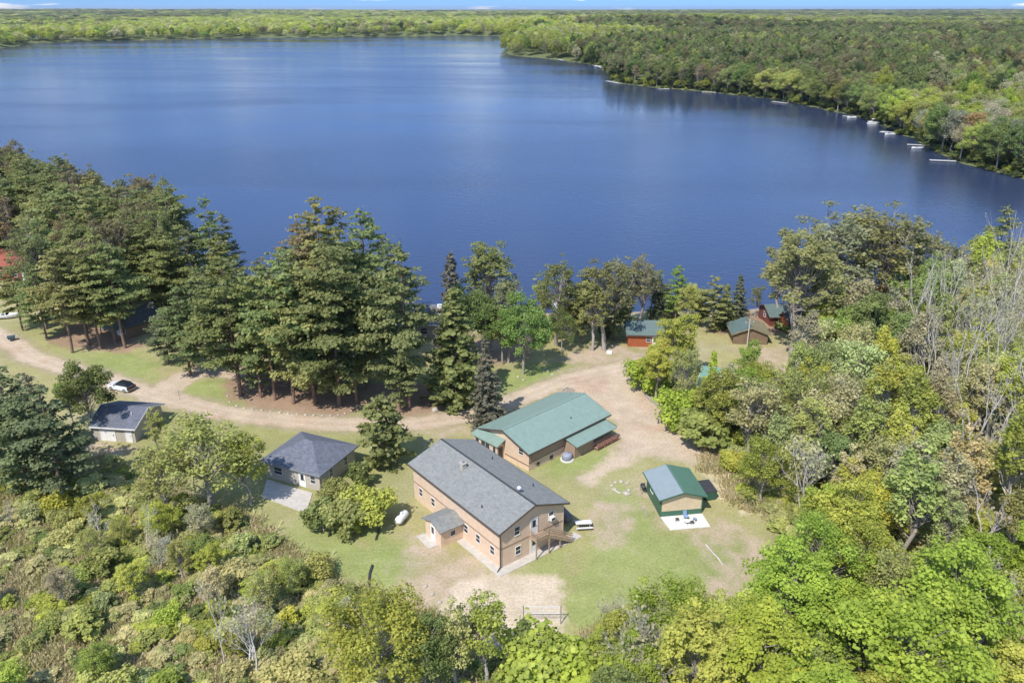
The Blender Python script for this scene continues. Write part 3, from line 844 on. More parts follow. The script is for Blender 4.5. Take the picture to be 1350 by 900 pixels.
bt('spruce', 596, 480, 333, 'sprucegrey', 'thin grey spruce standing against the lake right of the grove', var=1, wide=.8)
bt('spruce', 641, 560, 446, (.24, .215, .15), 'greyish brown bare-looking spruce at the corner of the green roofed hall', var=2, wide=.85)
bt('red_pine', 645, 462, 311, 'olivepine', 'tall olive-green red pine on the shore behind the dark leafy tree', var=3, wide=1.25)
bt('maple', 640, 478, 384, 'midgreen', 'mid green leafy tree below the tall grey-green red pine', var=1, wide=.9)
bt('maple', 690, 493, 388, 'freshgreen', 'fresh green leafy tree with forked pale trunk standing alone on the verge', var=0, wide=.85)
bt('red_pine', 735, 455, 338, 'olivepine', 'olive red pine leaning over the white shoreline dock', var=3, wide=1.2)
bt('red_pine', 800, 462, 334, 'olivepine', 'sparse red pine left of the orange-red cabin', var=3, wide=1.3)
bt('bare', 820, 440, 322, 'greyolive', 'dead grey pine trunk with bare limbs beside the orange-red cabin', var=0, wide=.7)
bt('red_pine', 845, 432, 336, 'greyolive', 'sparse red pine behind the orange-red cabin roof', var=2, wide=1.1)
bt('red_pine', 783, 462, 365, 'olivepine', 'low olive red pine leftmost of those by the orange-red cabin', var=3, wide=1.2)
bt('spruce', 868, 425, 363, 'bluepine', 'dark spruce just right of the orange-red cabin roof', var=1, wide=1.0)
bt(WP, 893, 432, 349, 'freshgreen', 'bright light green pine behind the lime bushes near the shore', var=1, wide=.9)
bt(WP, 942, 437, 363, 'olivepine', 'full yellow-green pine with low branches between dock and brown shed', var=4, wide=1.25)
bt('spruce', 974, 425, 362, 'bluepine', 'dark spruce right beside the full yellow-green pine', var=0, wide=1.0)
bt('red_pine', 762, 440, 372, 'brownolive', 'small brownish pine by the shore left of the cabins', var=3, wide=1.1)
for px, b, t, tn, lab in ((100, 455, 312, 'olivepine', 'tall white pine between the lawn pines and the far left track'), (195, 420, 292, 'pinegreen', 'white pine behind the brown cabin roof'),
                        (222, 425, 300, 'olivepine', 'white pine right of the brown cabin roof'), (250, 415, 300, 'bluepine', 'grey-green pine next to the lone narrow one by the lake'), (135, 452, 300, 'pinegreen', 'white pine behind the tall light green one on the small lawn')):
    bt(WP, px, b, t, tn, lab, 'white pines round the small lawn')
for px, b, t, k, tn, w, lab in ((752, 448, 392, 'maple', 'olive', .8, 'low olive tree below the brownish red pine on the shore'), (833, 425, 350, 'red_pine', 'olivepine', 1.1, 'yellow-olive pine behind the left end of the orange-red cabin'), (858, 420, 348, 'red_pine', 'olivepine', 1.2, 'olive pine behind the right end of the orange-red cabin'),
                        (716, 440, 365, 'red_pine', 'olive', 1.0, 'grey-olive pine between the leafy tree and the brownish red pine'), (914, 422, 375, 'maple', 'yellowgreen', .8, 'yellow-green tree left of the full yellow-green pine'), (905, 435, 372, 'maple', 'olive', .7, 'olive tree at the landward end of the long pale dock'),
                        (612, 478, 372, 'maple', 'midgreen', .8, 'mid green tree behind the grey spruce by the lake'), (662, 480, 400, 'maple', 'midgreen', .8, 'dark leafy tree between the two green trees on the verge'), (670, 478, 360, 'red_pine', 'greyolive', .8, 'grey-green pine right of the tall one on the shore')):
    bt(k, px, b, t, tn, lab, wide=w, var=3 if k == 'red_pine' else 1)
for px, b, t, k, tn, w, lab in ((770, 452, 352, 'white_pine', 'olivepine', .9, 'green pine right of the olive red pine on the shore'), (812, 448, 358, 'white_pine', 'pinegreen', .85, 'dark green pine beside the dead trunk left of the orange-red cabin'), (880, 424, 372, 'white_pine', 'pinegreen', .9, 'green pine between the dark spruce and the bright light green pine'),
                        (925, 430, 378, 'white_pine', 'olivepine', .9, 'low yellow-green pine just left of the full yellow-green pine'), (958, 432, 374, 'spruce', 'olivepine', 1.1, 'olive spruce between the full pine and the dark spruce'), (998, 415, 372, 'red_pine', 'olivepine', .9, 'olive pine above the dark roof of the lake cabin'), (742, 465, 405, 'maple', 'midgreen', .7, 'low dark green tree right of the fresh green leafy tree')):
    bt(k, px, b, t, tn, lab, wide=w, var=3 if k == 'red_pine' else 2)
for px, b, t, k, tn, lab in ((790, 905, 838, 'maple', 'yellowgreen', 'yellow-green bush tree at the bottom of the lawn'), (825, 880, 800, 'maple', 'yellowgreen', 'larger yellow-green bush tree at the bottom of the lawn'), (760, 930, 868, 'shrub', 'lime', 'lime bush at the lower edge below the lawn'),
                        (890, 890, 775, 'maple', 'lime', 'lime tree at the lower edge right of the bare grey one'), (975, 900, 790, 'maple', 'yellowgreen', 'yellow-green tree below the bare earth of the lawn corner'), (720, 930, 862, 'shrub', 'yellowgreen', 'yellow-green bush right below the sand court')):
    bt(k, px, b, t, tn, lab)
G_RP = 'broad red pines on the shore right of the cabins'
for px, b, t, w, tn, lab in ((1058, 472, 292, 1.12, 'olivepine', 'broad grey-olive red pine leaning over the dark red cabin'), (1032, 425, 318, 1.0, 'greyolive', 'leftmost grey-olive pine at the water beside the dark red cabin'),
        (1098, 440, 278, 1.2, 'greyolive', 'round-topped red pine second from the left of the shore group'), (1147, 435, 270, 1.3, 'olivepine', 'highest round-topped red pine in the middle of the right shore group'),
        (1186, 430, 276, 1.15, 'greyolive', 'grey-green red pine right of the highest one of the shore group'), (1215, 418, 298, .95, 'greyolive', 'lower red pine at the right shoulder of the shore group'),
        (1248, 405, 314, .75, 'greyolive', 'smallest red pine at the right end of the shore group'), (1122, 410, 296, 1.1, 'greyolive', 'red pine at the back of the shore group, nearest the water'),
        (1165, 400, 292, 1.1, 'olivepine', 'red pine behind the highest one of the shore group'), (1078, 455, 322, 1.1, 'olivepine', 'olive red pine beneath the left side of the shore group')):
    bt('red_pine', px, b, t, tn, lab, G_RP, wide=w * 1.25, var=3 if w < 1.2 else 2)
bt(WP, 1320, 385, 270, 'pinegreen', 'lone dark white pine at the water near the right edge', var=0, wide=.85)
bt('maple', 1218, 452, 343, 'freshgreen', 'round fresh green tree above the pale bare trunks', var=2, wide=.95)
bt('aspen', 1145, 505, 388, 'midgreen', 'mid green birch with white trunks below the shore pines', var=0, wide=1.2)
bt('aspen', 1112, 500, 405, 'freshgreen', 'green birch left of the white-trunked one below the shore pines', var=1, wide=1.1)
bt('aspen', 1178, 505, 408, 'midgreen', 'green birch right of the white-trunked one below the shore pines', var=2, wide=1.1)
bt('budding', 1158, 440, 370, 'orange', 'orange budding tree peeking over the green birches', var=1, wide=.8)
bt('bare', 1228, 545, 440, 'greybud', 'pale leaning bare tree with forked limbs right of the birches', var=1)
bt('bare', 1300, 520, 350, 'greybud', 'tall pale bare tree below the lone white pine', var=3, wide=.7)
bt('bare', 1268, 505, 375, 'greybud', 'pale thin bare tree left of the tallest bare one', var=0, wide=.6)
bt('bare', 1335, 540, 385, 'greybud', 'pale bare tree at the right edge of the picture', var=2, wide=.6)
bt('maple', 893, 505, 412, 'yellowgreen', 'tall lime bush tree between the track and the full pine', var=3, wide=.9)
bt('maple', 868, 527, 448, 'yellowgreen', 'lime tree in the clump right of the track fork', var=1, wide=.85)
bt('budding', 905, 545, 455, 'olive', 'olive tree with grey stems in the clump right of the track fork', var=0, wide=.8)
bt('shrub', 850, 512, 478, 'lime', 'bright lime bush at the left of the clump by the track fork', wide=1.0)
bt('spruce', 938, 572, 462, 'lime', 'bright green fir standing before the teal roof', var=0, wide=.72)
bt('aspen', 988, 530, 448, 'freshgreen', 'thin green tree in front of the brown shed and teal roof', var=1, wide=.7)
bt('tall_thin', 957, 575, 478, 'greybud', 'grey twiggy tree before the teal roof', var=0, wide=1.0)
bt('shrub', 893, 560, 520, 'lime', 'lime bush beside the timber edging of the yard', wide=.9)
bt('shrub', 925, 590, 545, 'olive', 'olive bush at the lower end of the timber edging', wide=1.2)
bt('young_pine', 504, 612, 524, 'pinegreen', 'young pine left of the grey roofed lodge', var=0, wide=1.0)
for px, b, t, w, tn, lab in ((18, 655, 488, 1.3, 'bluepine', 'blue-green spruce at the left edge below the track'), (62, 662, 505, 1.25, 'bluepine', 'big blue-green spruce left of the bare earth by the garage'),
                             (-15, 625, 470, 1.1, 'bluepine', 'blue-green spruce cut by the left edge of the picture'), (45, 600, 492, 1.0, 'sprucegrey', 'greyish spruce behind the two big blue-green ones')):
    bt(WP, px, b, t, tn, lab, 'spruces at the left below the track', wide=w, var=4)
bt('maple', 112, 575, 474, 'midgreen', 'green leafy tree above the parked car and left of the garage', var=1)
bt('maple', 88, 560, 500, 'freshgreen', 'fresh green leafy tree between the spruces and the parked car', var=3, wide=.8)
bt('budding', 265, 672, 546, 'olive', 'big olive spring tree right of the block garage', var=2, wide=1.5)
bt('budding', 215, 690, 585, 'olive', 'olive spring tree below the block garage', var=0, wide=1.3)
bt('budding', 322, 665, 570, 'yellowgreen', 'yellowish spring tree left of the hip roofed house', var=4, wide=1.1)
bt('budding', 205, 600, 540, 'olive', 'small olive tree hugging the garage corner', var=3, wide=1.1)
HB = 'bushes beside the hip roofed house'
for px, b, t, tn, lab in ((425, 700, 662, 'midgreen', 'dark green bush at the right corner of the concrete apron'), (455, 700, 660, 'olive', 'olive bush right of the dark green one by the apron'), (483, 690, 650, 'yellowgreen', 'yellowish bush nearest the white gas tank'),
                          (440, 660, 634, 'olive', 'olive bush close to the wall of the hip roofed house'), (475, 640, 612, 'midgreen', 'green bush between the young pine and the hip roofed house')):
    bt('maple' if b - t > 50 else 'shrub', px, b, t, tn, lab, HB, wide=.95)
bt('bare', 858, 905, 762, 'greybud', 'bare grey tree at the lower edge right of the sand court', var=1, wide=.9)
bt('bare', 330, 900, 795, 'greybud', 'bare grey branching tree among the lower left brush', var=1, wide=1.0)
bt('bare', 283, 880, 745, 'greybud', 'thin bare pole-like tree among the lower left brush', var=0, wide=.5)
bt('budding', 640, 905, 782, 'yellowgreen', 'yellow-green spring tree between the lodge and the lower edge', var=1, wide=1.0)
bt('budding', 600, 915, 795, 'paleolive', 'pale spring tree left of the yellow-green one below the lodge', var=3, wide=.9)
bt('spruce', 690, 895, 815, 'midgreen', 'small dark green conifer beside the sand court', var=1, wide=1.2)
bt('maple', 560, 925, 815, 'midgreen', 'dark green leafy tree at the lower edge below the lodge', var=0, wide=.9)
bt('maple', 500, 930, 790, 'yellowgreen', 'yellowish leafy tree at the lower edge left of the dark green one', var=2)
bt('maple', 1047, 850, 722, 'lime', 'round lime maple beside the bare earth at the lawn corner', var=0, wide=1.05)
bt('maple', 1190, 960, 785, 'lime', 'largest round lime maple at the lower right', var=2, wide=1.1)
bt('maple', 1262, 880, 715, 'lime', 'lime maple up and right of the largest one', var=0)
bt('maple', 1000, 960, 805, 'lime', 'lime maple at the lower edge below the lawn corner', var=1)
bt('maple', 920, 960, 808, 'yellowgreen', 'yellow-green maple at the lower edge beside the bare grey tree', var=3)
bt('bare', 1328, 850, 740, 'greybud', 'pale bare tree at the right edge among the lime maples', var=3, wide=.9)
HERO = list(PLACED)

# ---- the forests, tree by tree
def pick(rg, table):
    t = rg.random() * sum(w for w, *_ in table)
    for row in table:
        t -= row[0]
        if t <= 0: return row[1:]
    return table[-1][1:]

LF = 'pines of the left shore forest'
def left_forest(x, y, rg):
    k, tn, lab = pick(rg, [(2.2, 'red_pine', 'brownolive', 'brownish round-topped pine in the left shore forest'), (3, 'red_pine', 'olivepine', 'olive round-topped pine in the left shore forest'),
                           (4, 'white_pine', 'pinegreen', 'green layered white pine in the left shore forest'), (1.4, 'white_pine', 'olivepine', 'yellow-green layered white pine in the left shore forest'),
                           (.5, 'white_pine', 'bluepine', 'bluish layered white pine in the left shore forest')])
    plant(k, x, y, rg.uniform(18.5, 23.5), tn, lab, LF, wide=rg.uniform(.88, 1.1), var=rg.choice([2, 3, 3, 0]) if k == 'red_pine' else None)
PF = PG([(-120, 238), (0, 264), (70, 292), (140, 320), (205, 345), (238, 362), (240, 392), (222, 415), (165, 425), (120, 447), (60, 440), (0, 412), (-60, 405), (-120, 400)])
n1 = scatter(PF, 5.5, 101, left_forest, hmax=22, avoid=[PG([(-80, 374), (58, 374), (58, 415), (-80, 415)])])
def grove_fill(x, y, rg):
    plant('white_pine', x, y, rg.uniform(16, 20), rg.choice(['pinegreen', 'olivepine', 'bluepine']), 'white pine inside the shaded grove behind the stone-edged bed', 'white pines inside the grove')
n2 = scatter(PG([(300, 385), (420, 400), (560, 415), (560, 430), (480, 425), (440, 460), (360, 500), (310, 500), (290, 460), (285, 420)]), 14, 102, grove_fill, hmax=18)

RW = 'spring trees of the right-hand woods'
def right_woods(x, y, rg):
    n = float(fbm(x / 22, y / 22, 201, 3)); far = y > 118
    tab = [(3.0, 'budding', 'paleolive', 'pale olive tree coming into leaf'), (2.2, 'budding', 'olive', 'olive tree coming into leaf'), (1.3, 'budding', 'budtan', 'tan budding tree'), (.8, 'budding', 'greybud', 'grey twiggy tree'),
           (1.8, 'tall_thin', 'greybud', 'tall slender tree with grey twigs'), (1.3, 'tall_thin', 'yellowgreen', 'tall slender tree with sparse lime leaves'), (1.3, 'aspen', 'olive', 'pale trunked olive aspen'),
           (1.5 + 4 * (n > .56), 'maple', 'yellowgreen', 'yellow-green leafy tree'), (.8 + 3 * (n > .62), 'maple', 'lime', 'lime leafy tree'), (.25, 'maple', 'midgreen', 'mid green leafy tree'), (1.5, 'bare', 'greybud', 'bare pale tree')]
    if x > 72 and y > 92: tab += [(3, 'bare', 'greybud', 'bare pale tree'), (4, 'tall_thin', 'greybud', 'tall slender tree with grey twigs'), (2, 'tall_thin', 'paleolive', 'tall slender pale olive tree')]
    k, tn, lab = pick(rg, tab)
    where = 'deep in the woods right of the shore cabins' if far else 'in the woods right of the pavilion'
    hh = {'budding': (10, 15), 'tall_thin': (12, 17), 'aspen': (10, 14), 'maple': (8, 12), 'bare': (10, 15)}[k]
    plant(k, x, y, rg.uniform(*hh), tn, lab + ' ' + where, RW, wide=rg.uniform(.85, 1.15), jit=.12)
RWP = PG([(1075, 470), (1100, 440), (1200, 455), (1350, 425), (1500, 420), (1700, 700), (1500, 800), (1270, 770), (1100, 770), (1060, 735), (1020, 690), (975, 640), (955, 590), (935, 580), (990, 545), (1020, 520), (1060, 500)])
n3 = scatter(RWP, 4.4, 103, right_woods, hmax=13)
n3 += scatter(PG([(1240, 400), (1300, 385), (1400, 375), (1500, 400), (1480, 440), (1350, 430), (1300, 445), (1240, 420)]), 5.5, 113, right_woods, hmax=12)
def pale_ones(x, y, rg):
    plant('pale_trunk', x, y, rg.uniform(14, 18.5), 'greybud', 'tall leafless tree with pale trunks rising out of the upper right woods', 'pale bare trunks in the upper right woods', wide=rg.uniform(.7, .95))
n3 += scatter(PG([(1190, 470), (1240, 430), (1420, 400), (1440, 640), (1260, 640), (1200, 560)]), 7.5, 123, pale_ones, hmax=14)
def front_right(x, y, rg):
    k, tn, lab = pick(rg, [(6, 'maple', 'lime', 'lime maple'), (3, 'maple', 'yellowgreen', 'yellow-green maple'), (1.0, 'maple', 'midgreen', 'green leafy tree'), (1.2, 'budding', 'olive', 'olive budding tree'), (.7, 'bare', 'greybud', 'bare grey tree')])
    plant(k, x, y, rg.uniform(7.5, 11), tn, lab + ' in the stand along the lower right edge', 'maples along the lower right edge', wide=rg.uniform(.9, 1.15))
n4 = scatter(PG([(1075, 775), (1270, 780), (1500, 810), (1600, 1250), (700, 1250), (830, 900), (900, 860), (985, 850)]), 5.4, 104, front_right, hmax=9)
def brush(x, y, rg):
    k, tn, lab, lo, hi = pick(rg, [(5, 'shrub', 'olive', 'olive shrub', 1.4, 3.3), (3, 'shrub', 'yellowgreen', 'yellow-green shrub', 1.4, 3.2), (1, 'shrub', 'midgreen', 'dark green shrub', 1.6, 3), (3.5, 'shrub', 'paleolive', 'pale olive shrub', 1.2, 3),
                                   (2.2, 'budding', 'olive', 'olive budding sapling', 4, 6.5), (2.4, 'budding', 'greybud', 'grey budding sapling', 3.5, 6), (1.8, 'bare', 'greybud', 'bare grey sapling', 4, 7.5), (1.2, 'maple', 'yellowgreen', 'yellow-green leafy sapling', 4, 6)])
    plant(k, x, y, rg.uniform(lo, hi), tn, lab + ' in the lower left brush', 'brush at the lower left', wide=rg.uniform(.9, 1.3), jit=.12)
TG = [PG([(x_, y_) for x_, y_ in p]) for p in ([(-50, 735), (50, 700), (70, 745), (50, 800), (-50, 790)], [(150, 795), (215, 790), (230, 860), (180, 890), (140, 850)], [(215, 700), (248, 700), (245, 745), (215, 740)], [(320, 840), (380, 830), (385, 890), (330, 900)])]
n5 = scatter(PG([(-100, 650), (110, 625), (200, 700), (330, 695), (395, 745), (480, 800), (560, 850), (650, 890), (760, 870), (830, 860), (860, 900), (800, 1150), (-200, 1150)]), 3.0, 105, brush, hmax=4, avoid=TG, dens=.74)
def shore_low(x, y, rg):
    plant('shrub', x, y, rg.uniform(1.2, 2.6), rg.choice(['olive', 'midgreen', 'olivepine', 'yellowgreen']), 'low shrub among the shoreline trees', 'low shrubs along the near shore')
n6 = scatter(PG([(700, 425), (760, 415), (880, 412), (930, 412), (930, 430), (880, 440), (760, 452), (700, 455)]), 4.2, 106, shore_low, hmax=2)
def yard_shrub(x, y, rg):
    plant('shrub', x, y, rg.uniform(1.6, 3.2), rg.choice(['olive', 'yellowgreen', 'lime', 'paleolive']), 'shrub on the bank right of the timber edging', 'shrubs on the bank beside the yard')
n7 = scatter(PG([(885, 520), (940, 525), (1010, 550), (990, 600), (970, 640), (955, 610), (935, 582), (905, 553)]), 3.0, 107, yard_shrub, hmax=3, avoid_lawn=False)

# ---- the bank across the bay on the right: the nearest trees one by one
RS = 'trees along the shore across the bay on the right'
def bay_trees():
    rg = random.Random(301); cnt = 0; cell = []
    cand = []
    for _ in range(9000):
        r = rg.uniform(280, 760); a = math.radians(rg.uniform(8, 40)); x = r * math.sin(a); y = r * math.cos(a)
        cand.append((x, y))
    c = np.array(cand); ld = lake_d(c[:, 0], c[:, 1]); m = (ld > 3) & (ld < 42)
    c = c[m]; order = np.argsort(ld[m] + np.hypot(c[:, 0], c[:, 1]) * .12)
    for i in order:
        x, y = c[i]
        u, v = proj(x, y, 0)
        if u > 1400 or u < 640 or v > 300: continue
        if any((a - x) ** 2 + (b - y) ** 2 < 49 for a, b in cell): continue
        cell.append((x, y))
        k, tn, lab = pick(rg, bank_table(x, y))
        plant(k, x, y, rg.uniform(15, 21), tn, lab + ' on the bank across the bay', RS, wide=rg.uniform(.9, 1.15), jit=.12, var={'budding': 2, 'red_pine': rg.choice([2, 3]), 'maple': rg.choice([0, 2]), 'white_pine': rg.choice([2, 4])}[k])
        cnt += 1
        if cnt >= 230: break
    return cell
def bank_table(x, y):
    n = float(fbm(x / 60, y / 60, 77, 3)); far = math.hypot(x, y) > 520
    if far: return [(2, 'red_pine', 'brownolive', 'dark brownish pine'), (2, 'maple', 'midgreen', 'mid green tree'), (1, 'white_pine', 'deepgreen', 'dark evergreen'), (.8 + 3 * (n > .6), 'maple', 'olive', 'olive tree')]
    return [(2, 'budding', 'olive', 'olive spring tree'), (1.5, 'budding', 'greybud', 'grey spring tree'), (1.3 + 3 * (n > .55), 'maple', 'yellowgreen', 'yellow-green tree'), (1, 'maple', 'midgreen', 'mid green tree'),
            (1.6, 'red_pine', 'greyolive', 'grey-green pine'), (.5, 'white_pine', 'pinegreen', 'dark white pine'), (.35, 'budding', 'orange', 'orange budding tree')]
BAY = bay_trees()
print('trees', n1, n2, n3, n4, n5, n6, n7, len(BAY), len(PLACED))

# ------------------------------------------------------------------ far woods and undergrowth: beyond counting
def instanced_stuff(name, P, protos, kind, scale, wide, tint, mat):
    me = bpy.data.meshes.new(name)
    n = len(P); me.vertices.add(n); me.vertices.foreach_set('co', P.astype(np.float32).ravel())
    for nm, ty, ar in (('species', 'INT', kind.astype(np.int32)),): me.attributes.new(nm, ty, 'POINT').data.foreach_set('value', ar)
    me.attributes.new('size', 'FLOAT_VECTOR', 'POINT').data.foreach_set('vector', np.stack([scale * wide, scale * wide, scale], 1).astype(np.float32).ravel())
    me.attributes.new('turn', 'FLOAT_VECTOR', 'POINT').data.foreach_set('vector', np.stack([np.zeros(n), np.zeros(n), rng.uniform(0, 6.28, n)], 1).astype(np.float32).ravel())
    c4 = np.ones((n, 4), np.float32); c4[:, :3] = tint
    me.attributes.new('tint', 'FLOAT_COLOR', 'POINT').data.foreach_set('color', c4.ravel())
    o = link_mesh(name, me); o['kind'] = 'stuff'
    ng = bpy.data.node_groups.new(name, 'GeometryNodeTree')
    ng.interface.new_socket('Geometry', in_out='INPUT', socket_type='NodeSocketGeometry'); ng.interface.new_socket('Geometry', in_out='OUTPUT', socket_type='NodeSocketGeometry')
    N_ = ng.nodes; L = ng.links
    gi = N_.new('NodeGroupInput'); go = N_.new('NodeGroupOutput'); jn = N_.new('GeometryNodeJoinGeometry')
    def named(nm, dt):
        a = N_.new('GeometryNodeInputNamedAttribute'); a.data_type = dt; a.inputs['Name'].default_value = nm; return a.outputs['Attribute']
    sp = named('species', 'INT'); sz = named('size', 'FLOAT_VECTOR'); tu = named('turn', 'FLOAT_VECTOR')
    for i, ob in enumerate(protos):
        oi = N_.new('GeometryNodeObjectInfo'); oi.transform_space = 'ORIGINAL'; oi.inputs['Object'].default_value = ob
        ip = N_.new('GeometryNodeInstanceOnPoints'); cmp_ = N_.new('FunctionNodeCompare'); cmp_.data_type = 'INT'; cmp_.operation = 'EQUAL'
        L.new(sp, cmp_.inputs[2]); cmp_.inputs[3].default_value = i
        sm = N_.new('GeometryNodeSetMaterial'); sm.inputs['Material'].default_value = mat
        L.new(oi.outputs['Geometry'], sm.inputs['Geometry'])
        L.new(gi.outputs[0], ip.inputs['Points']); L.new(cmp_.outputs[0], ip.inputs['Selection']); L.new(sm.outputs[0], ip.inputs['Instance'])
        L.new(sz, ip.inputs['Scale'])
        er = N_.new('FunctionNodeEulerToRotation'); L.new(tu, er.inputs[0]); L.new(er.outputs[0], ip.inputs['Rotation'])
        L.new(ip.outputs[0], jn.inputs[0])
    L.new(jn.outputs[0], go.inputs[0])
    md = o.modifiers.new('scatter', 'NODES'); md.node_group = ng
    return o

def first_crown(mesh): return next(o for o in bpy.data.objects if o.data is mesh)
def crowns(kinds):
    """kinds whose crown mesh is already planted as a real tree"""
    out = []
    for k, i in kinds:
        m = PROTO[k][i % len(PROTO[k])][1]
        if m.users > 0: out.append((first_crown(m), k))
    return out

def far_woods():
    r_list = []
    for lo, hi, f in ((300, 1100, .0), (1100, 16000, .0085)):
        if f == 0:
            n = int(1.45 * (hi * hi - lo * lo) / 2 / 78); u = rng.uniform(0, 1, n); r = np.sqrt(lo * lo + u * (hi * hi - lo * lo)); s = np.full(n, 1.0)
        else:
            n = int(1.45 / f ** 2 * math.log(hi / lo) * 1.25); u = rng.uniform(0, 1, n); r = lo * (hi / lo) ** u; s = np.maximum(1, r * f / 9.0)
        a = rng.uniform(-.74, .74, n)
        r_list.append(np.stack([r * np.sin(a), r * np.cos(a), s], 1))
    A = np.concatenate(r_list); X, Y, S_ = A.T
    ld = lake_d(X, Y); r = np.hypot(X, Y)
    ok = ld > 1.0 + (S_ - 1) * 2
    # the near bank is planted tree by tree
    for bx, by in BAY:
        ok &= (X - bx) ** 2 + (Y - by) ** 2 > 30
    right = X > 0
    ok &= ~((r < 330) & ~((X > 160) & (Y > 230)))
    ok &= ~((X < 0) & (Y < 800) & (X > -900))
    X, Y, S_, ld, r = X[ok], Y[ok], S_[ok], ld[ok], r[ok]
    n = len(X)
    big = fbm(X / 420, Y / 260, 401, 3); mid = fbm(X / 110, Y / 90, 402, 3)
    far = np.clip((r - 1400) / 3000, 0, 1)
    pal = {k: np.array(TINTS[k]) for k in TINTS}
    t = np.zeros((n, 3)); kind = np.zeros(n, int)
    rnd = rng.uniform(0, 1, n)
    # right shore: grey and dark patches, lime openings ; left far shore: mostly lime
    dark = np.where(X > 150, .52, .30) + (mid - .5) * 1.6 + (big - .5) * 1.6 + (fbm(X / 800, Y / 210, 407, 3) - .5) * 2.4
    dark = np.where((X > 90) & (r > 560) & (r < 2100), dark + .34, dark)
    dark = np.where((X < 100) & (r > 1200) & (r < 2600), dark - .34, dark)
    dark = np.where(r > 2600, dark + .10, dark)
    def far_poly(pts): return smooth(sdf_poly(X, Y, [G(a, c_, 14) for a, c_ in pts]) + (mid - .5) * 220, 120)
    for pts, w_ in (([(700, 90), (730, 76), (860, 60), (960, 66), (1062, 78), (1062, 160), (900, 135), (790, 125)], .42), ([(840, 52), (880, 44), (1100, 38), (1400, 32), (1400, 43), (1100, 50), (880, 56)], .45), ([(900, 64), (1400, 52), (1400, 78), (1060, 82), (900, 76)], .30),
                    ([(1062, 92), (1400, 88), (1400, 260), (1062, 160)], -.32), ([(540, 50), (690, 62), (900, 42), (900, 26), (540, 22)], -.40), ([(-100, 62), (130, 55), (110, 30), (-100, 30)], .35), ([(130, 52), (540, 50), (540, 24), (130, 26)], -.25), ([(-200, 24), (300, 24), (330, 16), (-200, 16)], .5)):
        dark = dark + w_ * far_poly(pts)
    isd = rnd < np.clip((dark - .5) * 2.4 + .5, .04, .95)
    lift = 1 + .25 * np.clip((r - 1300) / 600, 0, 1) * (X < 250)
    r2 = rng.uniform(0, 1, n)
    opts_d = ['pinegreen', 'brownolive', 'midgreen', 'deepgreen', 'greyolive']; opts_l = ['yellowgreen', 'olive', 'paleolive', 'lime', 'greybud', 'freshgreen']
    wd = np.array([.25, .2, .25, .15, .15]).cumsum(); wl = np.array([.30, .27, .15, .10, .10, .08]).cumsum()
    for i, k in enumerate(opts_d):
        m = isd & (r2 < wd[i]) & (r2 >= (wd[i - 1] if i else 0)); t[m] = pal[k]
    for i, k in enumerate(opts_l):
        m = ~isd & (r2 < wl[i]) & (r2 >= (wl[i - 1] if i else 0)); t[m] = pal[k]
    t[t.sum(1) == 0] = pal['olive']
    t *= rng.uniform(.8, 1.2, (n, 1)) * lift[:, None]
    near = r < 1000
    kind = np.where(isd, rng.integers(2, 4, n), rng.integers(0, 2, n))
    pr = [first_crown(PROTO['maple'][0][1]), first_crown(PROTO['budding'][0][1]), first_crown(PROTO['red_pine'][0][1]), first_crown(PROTO['maple'][1][1])]
    base_h = np.array([12, 13, 21, 12.])[kind]
    hh = rng.uniform(14, 24, n) * (.85 + .35 * fbm(X / 260, Y / 160, 409, 2))
    sc = hh / base_h
    wide = rng.uniform(.75, 1.1, n) * np.maximum(1, S_ * .9) * np.where(kind == 2, 1.2, .85)
    Z = land_z(X, Y, ld)
    Z = np.maximum(Z, LZ)
    print('far', n)
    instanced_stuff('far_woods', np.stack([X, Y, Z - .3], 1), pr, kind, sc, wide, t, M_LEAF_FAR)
far_woods()

def dry_grass():
    # the clump everyone can see at the corner of the brush, then the mass of it
    x, y = G(232, 722)
    o = link_mesh('grass_clump', TUFT, None, (x, y, 0)); o.scale = (2.2, 2.2, 1.6); o.color = (.55, .46, .28, 1); setp(o, 'tall dry tan grass clump in the pale gap of the lower left brush', 'grass clump')
    n = 120000
    X = rng.uniform(-75, 110, n); Y = rng.uniform(38, 170, n)
    w = np.maximum(smooth(sdf_poly(X, Y, WOODS[0]) + 2, 3) * .16, smooth(sdf_poly(X, Y, WOODS[1]), 3))
    tan = np.zeros(n)
    for p in TANGRASS: tan = np.maximum(tan, smooth(sdf_poly(X, Y, p), 2))
    m = fbm(X / 3, Y / 3, 520, 3)
    ok = (rng.uniform(0, 1, n) < np.maximum(w * .5, tan) * np.clip((m - .3) * 3, 0, 1) * .8) & (gravel_w(X, Y) < .1) & (court_w(X, Y) < .1) & (lake_d(X, Y) > 3)
    X, Y = X[ok], Y[ok]; n = len(X)
    r2 = rng.uniform(0, 1, (n, 1)); t = np.array([.64, .54, .36]) * r2 + np.array([.44, .42, .18]) * (1 - r2)
    instanced_stuff('dry_grass', np.stack([X, Y, land_z(X, Y) - .05], 1), [o], np.zeros(n, int), rng.uniform(.35, .95, n), rng.uniform(1.2, 2.2, n), t, M_LEAF_FAR)
    print('grass', n)
dry_grass()
